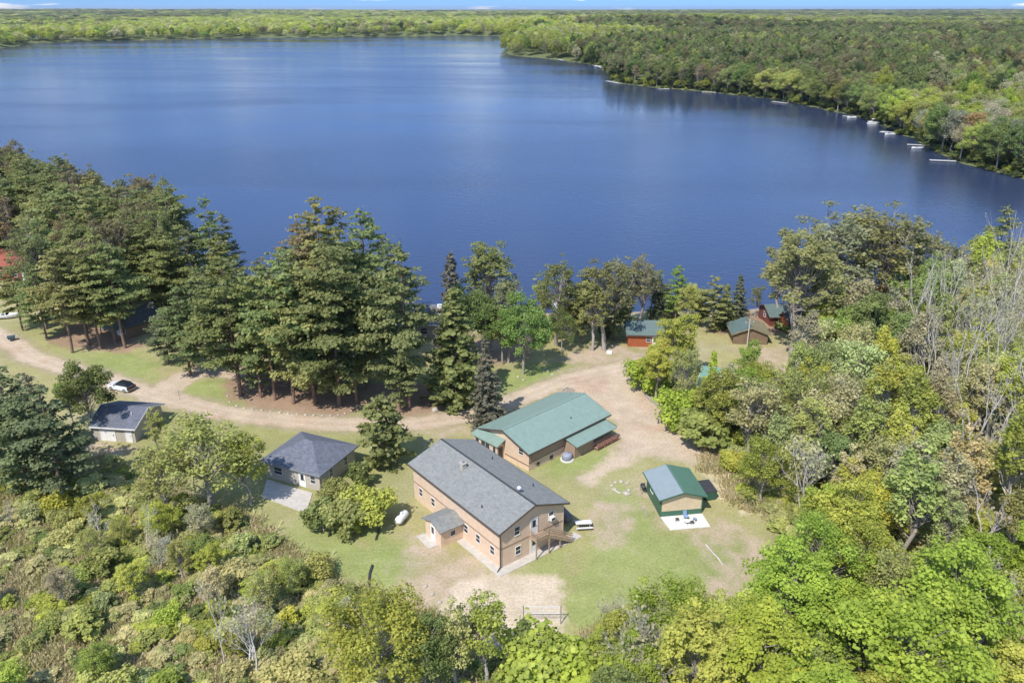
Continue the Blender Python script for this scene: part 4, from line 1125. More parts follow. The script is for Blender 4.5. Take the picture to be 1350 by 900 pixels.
def shore_brush():
    n = 60000
    r = rng.uniform(230, 1300, n); a = rng.uniform(.08, .74, n); X = r * np.sin(a); Y = r * np.cos(a); ld = lake_d(X, Y)
    ok = (ld > 1.0) & (ld < 15) & (rng.uniform(0, 1, n) < np.clip(r / 900, .2, 1)); X, Y, r, ld = X[ok], Y[ok], r[ok], ld[ok]
    ok = Y > 190; X, Y, r, ld = X[ok], Y[ok], r[ok], ld[ok]; n = len(X)
    names = ['midgreen', 'olive', 'pinegreen', 'deepgreen', 'yellowgreen']; t = np.array([TINTS[names[i]] for i in rng.integers(0, 5, n)]) * .85
    pr = [first_crown(PROTO['shrub'][0][1]), first_crown(PROTO['shrub'][2][1]), first_crown(PROTO['maple'][0][1])]
    k = rng.choice([0, 1, 2], n, p=[.35, .35, .3]); sc = np.where(k == 2, rng.uniform(.45, .85, n), rng.uniform(.5, 1.3, n)) * np.clip(.45 + ld * .08, 0, 1)
    print('shore brush', n)
    instanced_stuff('shore_brush', np.stack([X, Y, np.maximum(land_z(X, Y, ld), LZ) - .3], 1), pr, k, sc, rng.uniform(1, 1.5, n), t, M_LEAF_FAR)
shore_brush()

def undergrowth():
    n = 95000
    X = rng.uniform(-70, 130, n); Y = rng.uniform(38, 200, n)
    w = np.maximum(smooth(sdf_poly(X, Y, WOODS[0]) + 1, 3), smooth(sdf_poly(X, Y, WOODS[1]) + 1, 3))
    tan = np.zeros(n)
    for p in TANGRASS: tan = np.maximum(tan, smooth(sdf_poly(X, Y, p), 2))
    m = fbm(X / 5, Y / 5, 500, 3)
    ok = (rng.uniform(0, 1, n) < w * np.clip((m - .33) * 3.2, .1, 1) * (1 - .45 * tan) * .7) & (lake_d(X, Y) > 3) & (gravel_w(X, Y) < .1) & (court_w(X, Y) < .1)
    X, Y = X[ok], Y[ok]; n = len(X)
    r2 = rng.uniform(0, 1, n); t = np.zeros((n, 3)); ks = ['olive', 'paleolive', 'yellowgreen', 'budtan', 'midgreen']; cs = [.26, .52, .68, .93, 1.01]
    for i, k in enumerate(ks):
        mm = (r2 < cs[i]) & (r2 >= (cs[i - 1] if i else 0)); t[mm] = TINTS[k]
    t *= rng.uniform(.8, 1.25, (n, 1))
    pr = [first_crown(PROTO['shrub'][0][1]), first_crown(PROTO['shrub'][2][1])]
    Z = land_z(X, Y)
    instanced_stuff('undergrowth', np.stack([X, Y, Z - .12], 1), pr, rng.integers(0, 2, n), rng.uniform(.07, .42, n), rng.uniform(.9, 2.1, n), t, M_LEAF_FAR)
    print('undergrowth', n)
undergrowth()

# ------------------------------------------------------------------ buildings
def facebox(mb, hx, hy, face, u0, u1, z0, z1, d0, d1, mi=0):
    if face == 'S': mb.box(u0, u1, -hy - d1, -hy - d0, z0, z1, mi)
    elif face == 'N': mb.box(u0, u1, hy + d0, hy + d1, z0, z1, mi)
    elif face == 'E': mb.box(hx + d0, hx + d1, u0, u1, z0, z1, mi)
    else: mb.box(-hx - d1, -hx - d0, u0, u1, z0, z1, mi)

class House:
    def __init__(s, name, label, x, y, rz, Wr, Lr, ze, zr, wall, roof, o=.45, axis='y', t=.16, cat='building', trim=None, group=None, hip=0, z=0.0, shed=False):
        s.root = empty(name, (x, y, z), rz, label, cat, group)
        s.hx = Wr / 2 - o; s.hy = Lr / 2 - o
        s.axis = axis
        a, b = (Lr, Wr) if axis == 'y' else (Wr, Lr)       # a along ridge, b across
        sl = (zr - ze) / (b / 2)
        # walls with gables; built with the ridge on local y then turned
        ha, hb = a / 2 - o, b / 2 - o
        zt = ze - t + sl * o - .01; zp = zr - t - .01
        mb = MB()
        if hip:
            mb.box(-hb, hb, -ha, ha, -.3, ze - t)
        else:
            sec = [(-hb, -.3), (hb, -.3), (hb, zt), (0, zp), (-hb, zt)]
            pts = [(u, -ha, v) for u, v in sec] + [(u, ha, v) for u, v in sec]
            fs = [(0, 1, 2, 3, 4), (9, 8, 7, 6, 5)] + [(i, i + 5, (i + 1) % 5 + 5, (i + 1) % 5) for i in range(5)]
            mb.poly(pts, fs)
        w = mb.build('wall', wall, s.root)
        if axis == 'x': w.rotation_euler = (0, 0, -PI / 2)
        # roof with the ridge on local X
        mb = MB()
        H2 = a / 2; B2 = b / 2
        if hip:
            q = H2 - hip
            mb.poly([(-H2, -B2, ze), (H2, -B2, ze), (H2, B2, ze), (-H2, B2, ze), (-q, 0, zr), (q, 0, zr), (-H2, -B2, ze - t), (H2, -B2, ze - t), (H2, B2, ze - t), (-H2, B2, ze - t)],
                    [(0, 1, 5, 4), (2, 3, 4, 5), (1, 2, 5), (3, 0, 4), (0, 6, 7, 1), (1, 7, 8, 2), (2, 8, 9, 3), (3, 9, 6, 0), (9, 8, 7, 6)])
        else:
            sec = [(-B2, ze), (0, zr), (B2, ze), (B2, ze - t), (0, zr - t), (-B2, ze - t)]
            pts = [(-H2, u, v) for u, v in sec] + [(H2, u, v) for u, v in sec]
            fs = [(i, (i + 1) % 6, (i + 1) % 6 + 6, i + 6) for i in range(6)] + [(0, 5, 4, 1), (1, 4, 3, 2), (6, 7, 10, 11), (7, 8, 9, 10)]
            mb.poly(pts, fs)
        s.roof = mb.build('roof', roof, s.root, uvf=lambda c: (c.x, c.y * math.sqrt(1 + sl * sl)))
        if axis == 'y': s.roof.rotation_euler = (0, 0, PI / 2)
        # trim along the eaves and rakes, standing proud of the roof edge
        if trim:
            mb = MB(); e = .02
            for sg in (-1, 1): mb.box(-H2 - e, H2 + e, sg * (B2 + .03) - .03, sg * (B2 + .03) + .03, ze - t - .06, ze - .012)
            if not hip:
                for sg in (-1, 1):
                    for sd in (-1, 1):
                        mb.poly([(sg * (H2 + .004), sd * B2, ze - t - .06), (sg * (H2 + .05), sd * B2, ze - t - .06), (sg * (H2 + .05), 0, zr - t - .06), (sg * (H2 + .004), 0, zr - t - .06),
                                 (sg * (H2 + .004), sd * B2, ze - .015), (sg * (H2 + .05), sd * B2, ze - .015), (sg * (H2 + .05), 0, zr - .015), (sg * (H2 + .004), 0, zr - .015)],
                                [(0, 1, 2, 3), (4, 5, 6, 7), (0, 1, 5, 4), (1, 2, 6, 5), (2, 3, 7, 6), (3, 0, 4, 7)])
            else:
                for sg in (-1, 1): mb.box(sg * (H2 + .03) - .03, sg * (H2 + .03) + .03, -B2, B2, ze - t - .06, ze - .012)
            tr = mb.build('fascia', trim, s.root)
            if axis == 'y': tr.rotation_euler = (0, 0, PI / 2)
        s.ze, s.zr, s.sl, s.B2, s.H2 = ze, zr, sl, B2, H2
    def window(s, face, u, z, w=.72, h=1.05, fm=None, bars=1, ac=False, vert=0):
        f = .05
        mb = MB()
        a = (mb, s.hx, s.hy, face)
        facebox(*a, u - w / 2 - f, u - w / 2, z - h / 2 - f, z + h / 2 + f, -.02, .06); facebox(*a, u + w / 2, u + w / 2 + f, z - h / 2 - f, z + h / 2 + f, -.02, .06)
        facebox(*a, u - w / 2, u + w / 2, z + h / 2, z + h / 2 + f, -.02, .06); facebox(*a, u - w / 2, u + w / 2, z - h / 2 - f, z - h / 2, -.02, .09)
        if bars: facebox(*a, u - w / 2, u + w / 2, z - .025, z + .025, -.02, .045)
        if vert:
            for k in range(vert):
                uu = u - w / 2 + w * (k + 1) / (vert + 1); facebox(*a, uu - .03, uu + .03, z - h / 2, z + h / 2, -.02, .05)
        o = mb.build('window', fm or M_WHITE, s.root)
        mb = MB(); facebox(mb, s.hx, s.hy, face, u - w / 2, u + w / 2, z - h / 2, z + h / 2, -.03, .02); mb.build('pane', M_GLASS, o)
        if ac:
            mb = MB(); facebox(mb, s.hx, s.hy, face, u - w / 2 + .05, u + w / 2 - .05, z - h / 2, z - .04, .03, .42); mb.build('air_conditioner', M_WHITE, o, bevel=.02)
            mb = MB(); facebox(mb, s.hx, s.hy, face, u - w / 2 + .12, u + w / 2 - .12, z - h / 2 + .08, z - .12, .42, .43)
            mb.build('grille', M_DARK, o)
        return o
    def door(s, face, u, z0=0.03, w=.9, h=2.03, m=None, glass=True, frame=None, handle=True):
        mb = MB(); a = (mb, s.hx, s.hy, face); f = .09
        facebox(*a, u - w / 2 - f, u - w / 2, z0, z0 + h + f, -.02, .07); facebox(*a, u + w / 2, u + w / 2 + f, z0, z0 + h + f, -.02, .07); facebox(*a, u - w / 2, u + w / 2, z0 + h, z0 + h + f, -.02, .07)
        facebox(*a, u - w / 2, u + w / 2, z0, z0 + h, -.02, .035)
        o = mb.build('door', m or M_WHITE, s.root)
        if glass:
            mb = MB(); facebox(mb, s.hx, s.hy, face, u - w * .26, u + w * .26, z0 + h * .48, z0 + h * .92, .036, .05); mb.build('pane', M_GLASS, o)
        if handle:
            mb = MB(); facebox(mb, s.hx, s.hy, face, u + w * .36, u + w * .42, z0 + .95, z0 + 1.08, .036, .10); mb.build('handle', M_DARK, o)
        return o

# ---- the lodge
lodge = House('lodge', 'long two-storey tan lodge with grey shingled roof, outside stair and side porch', -3.244, 85.462, 2.232 - PI / 2, 10.228, 19.144, 4.981, 6.778, M_LODGE, M_SHINGLE, .488, trim=M_TRIM)
def lodge_parts():
    h = lodge; r = h.root; hx, hy = h.hx, h.hy
    mb = MB(); mb.box(-.13, .13, -9.6, 9.6, 6.74, 6.80); mb.build('ridge_cap', M_SHINGLE_DK, r)
    # band board between the storeys, corner boards
    mb = MB()
    for f, a, b in (('S', -hx, hx), ('W', -hy, hy), ('E', -hy, hy), ('N', -hx, hx)): facebox(mb, hx, hy, f, a, b, 2.42, 2.60, -.02, .03)
    mb.build('band_board', M_BROWNHALL, r)
    mb = MB()
    for sx in (-1, 1):
        mb.box(sx * hx - .06, sx * hx + .06, -hy - .035, -hy + .06, 0, h.ze - .15)
    mb.build('corner_board', M_LODGE, r)
    for u, z, ac in ((-2.25, 4.0, False), (2.75, 3.95, True), (-2.1, 1.35, False)): h.window('S', u, z, ac=ac)
    h.window('S', 2.55, 1.4, .6, .6)
    h.door('S', .18, .05); h.door('S', .18, 2.52)
    for u in (-7.65, -4.9, -2.48): h.window('W', u, 1.65)
    for u in (4.6, 7.4): h.window('W', u, 1.65)
    for u in (-6, -2, 2, 6): h.window('E', u, 3.7); 
    for u in (-3, 4): h.window('E', u, 1.4)
    for u in (-2.2, 2.2): h.window('N', u, 3.9)
    h.door('N', 0, .05)
    # chimney and roof vents
    mb = MB(); mb.box(-1.75, -1.15, 2.2, 2.8, 5.9, 6.95); mb.box(-1.82, -1.08, 2.13, 2.87, 6.95, 7.05); c = mb.build('chimney', M_STONE, r, bevel=.02)
    mb = MB(); mb.tube((-1.45, 2.5, 7.05), (-1.45, 2.5, 7.3), .13, .13, 10); mb.build('flue', M_GREYTRIM, c)
    mb = MB(); mb.lathe([(.13, 6.6), (.13, 7.05), (.24, 7.1), (.26, 7.3), (.1, 7.42)], (.25, -6.3, 0), 14); mb.build('roof_vent', M_WHITE_METAL, r, smooth_=True)
    for x, y in ((-3.9, -4.7), (3.4, -5.0), (3.3, 3.0)):
        z = h.zr - abs(x) * h.sl
        mb = MB(); mb.tube((x, y, z - .1), (x, y, z + .35), .07, .07, 8); mb.build('vent_pipe', M_DARK, r)
    # gutter with downspout at the near corner
    mb = MB(); mb.beam((-hx - .06, -hy - .10, 4.75), (-hx - .06, -hy - .10, .25), .09); mb.beam((-hx - .45, -hy - .1, 4.86), (-hx - .06, -hy - .10, 4.72), .08); mb.beam((-hx - .06, -hy - .1, .28), (-hx - .75, -hy - .45, .10), .09)
    mb.build('downspout', M_DARK, r)
    mb = MB(); mb.box(-5.24, -5.14, -9.55, 9.55, 4.80, 4.93); mb.box(5.14, 5.24, -9.55, 9.55, 4.80, 4.93); mb.build('gutter', M_TRIM, r)
    # side porch
    x0, x1, y0, y1 = -7.75, -hx + .02, -1.85, 1.45
    mb = MB()
    ym = (y0 + y1) / 2
    sec = [(y0, -.3), (y1, -.3), (y1, 2.32), (ym, 2.85), (y0, 2.32)]
    mb.poly([(x0, u, v) for u, v in sec] + [(x1, u, v) for u, v in sec], [(0, 4, 3, 2, 1), (5, 6, 7, 8, 9)] + [(i, (i + 1) % 5, (i + 1) % 5 + 5, i + 5) for i in range(5)])
    p = mb.build('side_porch', M_LODGE, r)
    mb = MB(); b = .38
    sec = [(y0 - b, 2.30), (ym, 3.03), (y1 + b, 2.30), (y1 + b, 2.18), (ym, 2.91), (y0 - b, 2.18)]
    mb.poly([(x0 - .35, u, v) for u, v in sec] + [(x1, u, v) for u, v in sec], [(i, (i + 1) % 6, (i + 1) % 6 + 6, i + 6) for i in range(6)] + [(0, 5, 4, 1), (1, 4, 3, 2), (6, 7, 10, 11), (7, 8, 9, 10)])
    mb.build('porch_roof', M_SHINGLE, p, uvf=lambda c: (c.x, c.y * 1.08))
    mb = MB(); mb.box(x0 - .05, x0 + .02, ym - .5, ym + .5, .03, 2.12); d = mb.build('door', M_WHITE, p)
    mb = MB(); mb.box(x0 - .07, x0 - .05, ym - .24, ym + .24, 1.1, 1.95); d2 = mb.build('door_pane', M_GLASS, p)
    mb = MB(); mb.box(-6.5, -5.7, y0 - .05, y0 + .02, 1.0, 1.75); mb.build('porch_window', M_WHITE, p)
    mb = MB(); mb.box(-6.42, -5.78, y0 - .07, y0 - .05, 1.08, 1.67); mb.build('porch_window_pane', M_GLASS, p)
    # timber landing and stair down along the gable wall
    mb = MB(); y = -hy
    mb.box(-.55, 1.55, y - 1.35, y - .005, 2.36, 2.48); st = mb.build('stair_landing', M_WOOD, r)
    def post(x, yy, z0, z1, nm='post'): m_ = MB(); m_.box(x - .06, x + .06, yy - .06, yy + .06, z0, z1); m_.build(nm, M_WOOD, st)
    for x in (-.45, 1.45): post(x, y - 1.28, 0, 3.4)
    post(3.1, y - 1.28, 0, 1.5)
    mb = MB(); n = 13
    for k in range(n):
        xx = 1.55 + k * .27; zz = 2.36 - (k + 1) * 2.36 / (n + 1)
        mb.box(xx, xx + .29, y - 1.3, y - .25, zz - .04, zz)
    mb.build('tread', M_WOOD, st)
    for yy in (y - 1.34, y - .22):
        mb = MB(); mb.beam((1.5, yy, 2.30), (5.15, yy, .05), .05, .26); mb.build('stringer', M_WOOD, st)
    mb = MB()
    for z in (2.75, 3.1, 3.42): mb.beam((-.5, y - 1.33, z), (1.5, y - 1.33, z), .04, .10)
    for z in (2.75, 3.1, 3.42): mb.beam((-.52, y - 1.33, z), (-.52, y - .05, z), .04, .10)
    for k in range(9): mb.box(-.45 + k * .24, -.40 + k * .24, y - 1.36, y - 1.32, 2.45, 3.42)
    for dz in (.45, .8, 1.08): mb.beam((1.5, y - 1.33, 2.36 + dz), (5.0, y - 1.33, .15 + dz), .04, .10)
    for k in range(14):
        xx = 1.6 + k * .25; zz = 2.36 - (xx - 1.5) * .632; mb.box(xx, xx + .05, y - 1.37, y - 1.33, zz + .1, zz + 1.08)
    mb.build('railing', M_WOOD, st)
lodge_parts()
def slab(name, pts, z, m, th=.12):
    mb = MB(); n = len(pts)
    mb.poly([(x, y, z) for x, y in pts] + [(x, y, z - th) for x, y in pts], [tuple(range(n)), tuple(range(2 * n - 1, n - 1, -1))] + [(i, i + n, (i + 1) % n + n, (i + 1) % n) for i in range(n)])
    o = mb.build(name, m); o['kind'] = 'structure'; return o
def tow(root, pts):
    a = root.rotation_euler[2]; x0, y0 = root.location[:2]
    return [(x0 + math.cos(a) * x - math.sin(a) * y, y0 + math.sin(a) * x + math.cos(a) * y) for x, y in pts]
LR = lodge.root
slab('concrete_walk', tow(LR, [(-5.65, -1.9), (-5.65, -10.3), (6.6, -10.3), (6.6, -9.1), (4.64, -9.1), (-4.62, -9.1), (-4.62, -1.9)][::-1][::-1]), .07, M_CONC)
slab('concrete_step', tow(LR, [(-8.95, 1.75), (-8.95, -1.3), (-7.77, -1.3), (-7.77, 1.75)]), .10, M_CONC)

# ---- the green roofed hall
hall = House('hall', 'long tan hall with faded green metal roof beside the gravel yard', 4.759, 105.108, .762 - PI / 2, 10.493, 16.934, 3.037, 4.715, M_LODGE, M_GREEN_ROOF, .5, trim=M_TRIM)
def hall_parts():
    h = hall; r = h.root; hx, hy = h.hx, h.hy
    mb = MB(); mb.box(-.16, .16, -8.47, 8.47, 4.68, 4.74); mb.build('ridge_cap', M_GREEN_ROOF, r)
    mb = MB(); facebox(mb, hx, hy, 'E', -hy, hy, 1.35, 2.98, .002, .05); mb.build('shaded_upper_wall', M_BROWNHALL, r)  # upper wall strip, eave shade painted into its darker brown
    mb = MB(); facebox(mb, hx, hy, 'E', -hy, hy, 1.25, 1.35, .002, .07); facebox(mb, hx, hy, 'S', 0, hx, .8, .9, .002, .04); mb.build('band_board', M_TRIM, r)
    h.window('S', 3.25, 2.45, .8, .8)
    h.window('E', -3.6, .55, .5, .4, M_DARK, 0); h.window('E', -6.2, .55, .4, .3, M_DARK, 0)
    for u in (-5, 0, 5): h.window('W', u, 1.8)
    h.window('N', -2, 1.8); h.door('N', 1, .05)
    # sun porch on the near gable
    x0, x1, y0, y1 = -4.9, -.15, -9.25, -hy + .01
    mb = MB(); mb.box(x0, x1, y0, y1, -.3, 2.45); p = mb.build('sun_porch', M_LODGE, r)
    mb = MB()
    mb.poly([(x0 - .3, y0 - .35, 2.42), (x1 + .35, y0 - .35, 2.42), (x1 + .35, y1 - .02, 3.0), (x0 - .3, y1 - .02, 3.0), (x0 - .3, y0 - .35, 2.54), (x1 + .35, y0 - .35, 2.54), (x1 + .35, y1 - .02, 3.12), (x0 - .3, y1 - .02, 3.12)],
            [(3, 2, 1, 0), (4, 5, 6, 7), (0, 1, 5, 4), (1, 2, 6, 5), (2, 3, 7, 6), (3, 0, 4, 7)]); mb.build('porch_roof', M_GREEN_ROOF_P if False else M_GREEN_ROOF, p)
    for u, w in ((-4.25, .7), (-3.0, .8), (-2.1, .8), (-.7, .5)):
        mb = MB(); mb.box(u - w / 2 - .06, u + w / 2 + .06, y0 - .05, y0 + .01, .9, 2.2); mb.build('window', M_WHITE, p)
        mb = MB(); mb.box(u - w / 2, u + w / 2, y0 - .07, y0 - .05, .97, 2.12); mb.build('window_pane', M_GLASS, p)
    mb = MB(); mb.box(x1 - .02, x1 + .05, -9.05, -8.25, .03, 2.05); mb.build('porch_door', M_DARK, p)
    # lean-to with open side and ramp
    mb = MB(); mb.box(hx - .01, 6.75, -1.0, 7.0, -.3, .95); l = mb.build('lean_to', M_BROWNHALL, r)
    mb = MB(); mb.poly([(hx + .05, -1.2, 2.55), (7.35, -1.2, 2.05), (7.35, 7.35, 2.05), (hx + .05, 7.35, 2.55), (hx + .05, -1.2, 2.67), (7.35, -1.2, 2.17), (7.35, 7.35, 2.17), (hx + .05, 7.35, 2.67)],
                       [(3, 2, 1, 0), (4, 5, 6, 7), (0, 1, 5, 4), (1, 2, 6, 5), (2, 3, 7, 6), (3, 0, 4, 7)]); mb.build('lean_to_roof', M_GREEN_ROOF_P if False else M_GREEN_ROOF, l)
    for yy in (-.9, 2.9, 6.9):
        mb = MB(); mb.box(6.62, 6.74, yy - .06, yy + .06, .95, 2.1); mb.build('lean_to_post', M_WOOD, l)
    mb = MB(); mb.box(hx + .02, 6.74, -.98, -.9, .95, 2.1); mb.box(6.66, 6.74, -.9, 2.9, .95, 2.05); mb.build('lean_to_board', M_BROWNHALL, l)
    mb = MB(); mb.box(6.78, 7.6, 2.9, 7.6, .30, .42); rp = mb.build('ramp', M_WOOD_RED, r)
    mb = MB()
    for z in (.55, .78, 1.0): mb.box(7.56, 7.62, 2.9, 7.6, z, z + .12)
    mb.build('ramp_rail', M_WOOD_RED, rp)
    for yy in (2.96, 4.5, 6.0, 7.54):
        mb = MB(); mb.box(7.50, 7.62, yy - .06, yy + .06, -.1, 1.15); mb.build('ramp_post', M_WOOD_RED, rp)
    # parapet board and vent at the far end, dormer pipe
    mb = MB(); mb.box(-4.6, -3.2, 8.5, 9.8, 2.6, 2.72); dk = mb.build('rear_deck', M_WOOD_GREY, r)
    mb = MB()
    for z in (3.0, 3.35, 3.6): mb.box(-4.6, -3.2, 9.74, 9.80, z, z + .1); mb.box(-4.6, -4.54, 8.5, 9.8, z, z + .1)
    for k in range(7): mb.box(-4.6 + k * .22, -4.55 + k * .22, 9.76, 9.8, 2.7, 3.65)
    mb.build('deck_railing', M_WOOD_GREY, dk)
    for x, y in ((-4.5, 9.7), (-3.3, 9.7)):
        mb = MB(); mb.box(x - .07, x + .07, y - .07, y + .07, -.1, 2.6); mb.build('deck_post', M_WOOD_GREY, dk)
    z = h.zr - 3.0 * h.sl
    mb = MB(); mb.tube((3, 2.2, z - .1), (3, 2.2, z + .3), .07, .07, 8); mb.build('vent_pipe', M_DARK, r)
hall_parts()
HR = hall.root

# ---- pavilion
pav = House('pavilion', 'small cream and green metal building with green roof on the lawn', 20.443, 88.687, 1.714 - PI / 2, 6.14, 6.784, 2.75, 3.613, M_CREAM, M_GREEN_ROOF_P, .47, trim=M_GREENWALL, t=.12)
def pav_parts():
    me = pav.roof.data; me.materials.append(siding_mat('grey_blue_metal_roof', (.27, .32, .335), .3, .35, 'X', .15, .06))
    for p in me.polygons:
        if p.index == 1: p.material_index = 1  # left slope a paler grey-blue than the green right one
    h = pav; r = h.root; hx, hy = h.hx, h.hy
    mb = MB()
    for f, a in (('S', hx), ('N', hx)): facebox(mb, hx, hy, f, -a - .03, a + .03, -.2, .80, -.01, .03)
    for f in ('E', 'W'): facebox(mb, hx, hy, f, -hy, hy, -.2, 1.9, -.01, .028)
    mb.build('wainscot', M_GREENWALL, r)
    mb = MB(); mb.box(-.12, .12, -3.39, 3.39, 3.585, 3.635); mb.build('ridge_cap', M_GREEN_ROOF_P, r)
    mb = MB()
    for sx in (-1, 1): mb.box(sx * hx - .06, sx * hx + .06, -hy - .04, -hy + .05, .8, 2.62)
    mb.build('corner_trim', M_GREENWALL, r)
    h.door('E', .5, .03, m=M_WHITE); h.window('W', .8, 1.55, 1.0, .5, M_WHITE, 0)
pav_parts()
PR = pav.root
slab('patio', tow(PR, [(-2.6, -2.95), (-2.3, -5.75), (2.75, -5.75), (2.75, -2.95)]), .09, M_CONC_NEW)

# ---- the other buildings
def simple(name, label, px, py, rz, W, L, ze, zr, wall, roof, axis='x', wins=(), doors=(), **kw):
    x, y = G(px, py, 0)
    h = House(name, label, x, y, R(rz), W, L, ze, zr, wall, roof, axis=axis, **kw)
    for f, u, z, w, hh in wins: h.window(f, u, z, w, hh)
    for f, u, w in doors: h.door(f, u, .03, w, glass=w < 1.2)
    return h
gx, gy = G(152.5, 581.5)
gar = House('garage', 'cream block garage with slate blue shingled roof beside bare earth', gx + .4, gy + 3.7, R(-7), 7.4, 8.4, 2.45, 3.95, M_BLOCK, M_SHINGLE_BLUE, axis='x', trim=M_WHITE, cat='garage')
gar.door('S', -.9, .03, 2.2, 2.05, glass=False); gar.door('S', 2.3, .03, .85, glass=False); gar.window('E', 0, 1.5); gar.window('W', 1, 1.5)
mb = MB(); mb.tube((1.9, -1.6, 3.2), (1.9, -1.6, 3.75), .08, .08, 8); mb.build('vent_pipe', M_WHITE_METAL, gar.root)
hip = House('hip_roofed_house', 'pale house with dark blue-grey hip roof left of the lodge', -27.2, 96.6, R(-24), 9.6, 8.8, 2.7, 4.7, M_BLOCK, M_SHINGLE_BLUE, axis='x', hip=4.3, trim=M_GREYTRIM, cat='house')
hip.door('S', 1.6, .05); hip.window('S', -2.3, 1.5, 1.3, 1.0); hip.window('S', 3.3, 1.5); hip.window('E', -1.5, 1.5); hip.window('E', 1.8, 1.5); hip.window('W', 0, 1.5)
slab('concrete_apron', [G(*p) for p in ((345, 655), (404, 677), (412, 650), (352, 632))], .08, M_CONC)

cab = simple('cabin', 'small orange-red log cabin with grey-green roof beside tall pines', 852, 450, -4, 8.2, 6.4, 2.5, 4.3, M_REDWALL, M_GREY_ROOF, wins=(('S', 0.1, 1.5, .8, .9), ('S', 2.4, 1.5, .8, .9), ('W', 0, 1.5, .8, .8)), doors=(('S', 1.25, .8),), trim=M_TRIM)
sh = simple('shed', 'brown shed with half grey, half mossy roof behind the utility pole', 985, 447, -4, 7.2, 6.0, 2.1, 3.5, M_BROWNWALL, M_GREY_ROOF, axis='y', trim=M_MOSSY, cat='shed')
sh.door('S', -1.6, .03, 1.0, 1.9, m=M_BROWNWALL, glass=False); sh.window('E', 0, 1.4)
mb = MB(); s_ = sh; t_ = .03
mb.poly([(0.02, -3.05, 3.53), (3.62, -3.05, 2.13), (3.62, 3.05, 2.13), (0.02, 3.05, 3.53), (0.02, -3.05, 3.505), (3.62, -3.05, 2.105), (3.62, 3.05, 2.105), (0.02, 3.05, 3.505)],
        [(0, 1, 2, 3), (7, 6, 5, 4), (0, 4, 5, 1), (1, 5, 6, 2), (2, 6, 7, 3), (3, 7, 4, 0)]); mb.build('roof_cover', M_MOSSY, sh.root)
dk = simple('boat_cabin', 'dark red lake cabin with wide dark roof under the leaning pine', 1036, 422, 6, 10.0, 7.0, 2.1, 3.6, M_DKRED, M_GREY_ROOF, wins=(('S', -2.5, 1.5, .9, 1.0), ('S', 2.5, 1.5, 1.2, 1.0), ('W', 0, 1.5, .9, 1)), doors=(('S', 0, .9),), trim=M_TRIM)
dk2 = simple('log_cabin', 'small red log cabin with sloping bark-brown roof right of the shed', 1046, 433, 10, 5.0, 4.4, 2.2, 3.6, M_REDWALL, M_SHINGLE_DK, wins=(('S', -1.2, 1.4, .7, .8),), doors=(('S', .8, .8),), trim=M_TRIM)
tl = simple('teal_roofed_house', 'house with teal metal roof hidden behind the bushes right of the yard', 972, 521, -22, 12.0, 8.0, 2.6, 4.3, M_BLOCK, M_TEAL_ROOF, wins=(('S', -3, 1.5, 1, 1), ('S', 2.5, 1.5, 1, 1)), doors=(('S', 0, .9),), trim=M_WHITE)
bh = simple('lake_house', 'house with blue-grey roof half hidden behind the pine grove', 530, 437, 3, 15.0, 9.0, 3.0, 5.4, M_BLOCK, M_SHINGLE_BLUE, wins=(('S', -5, 1.6, 1.2, 1.1), ('S', -1, 1.6, 1.2, 1.1), ('S', 4.5, 1.6, 1.2, 1.1)), doors=(('S', 2, .9),), trim=M_WHITE)
mb = MB(); mb.box(7.06, 7.9, -2.5, -1.3, -.2, 6.0); mb.build('chimney', M_WHITE, bh.root)
bc = simple('brown_cabin', 'brown cabin with dark roof among the pines above the driveway', 183, 434, -35, 7.4, 9.0, 2.5, 4.6, M_BROWNWALL, M_SHINGLE_DK, axis='y', wins=(('S', -2, 1.5, .9, 1), ('S', 2, 1.5, .9, 1)), doors=(('S', 0, .9),), trim=M_TRIM)
mb = MB(); mb.poly([(-2.6, -6.4, 2.0), (2.6, -6.4, 2.0), (2.6, -4.1, 2.4), (-2.6, -4.1, 2.4), (-2.6, -6.4, 2.1), (2.6, -6.4, 2.1), (2.6, -4.1, 2.5), (-2.6, -4.1, 2.5)], [(3, 2, 1, 0), (4, 5, 6, 7), (0, 1, 5, 4), (1, 2, 6, 5), (2, 3, 7, 6), (3, 0, 4, 7)])
pr_ = mb.build('porch_roof', M_TEAL_ROOF, bc.root)
for xx in (-2.4, 2.4):
    mb = MB(); mb.box(xx - .07, xx + .07, -6.25, -6.1, -.1, 2.0); mb.build('porch_post', M_WOOD_RED, pr_)
rr_ = simple('red_roofed_house', 'large house with rusty red roof among the pines at the left edge', 22, 362, -12, 17.0, 10.0, 3.6, 6.4, M_DKRED, M_RED_ROOF, wins=(('S', -4, 1.8, 1.2, 1.2), ('S', 0, 1.8, 1.2, 1.2), ('S', 4, 1.8, 1.2, 1.2)), doors=(('S', 6.5, .9),), trim=M_TRIM)

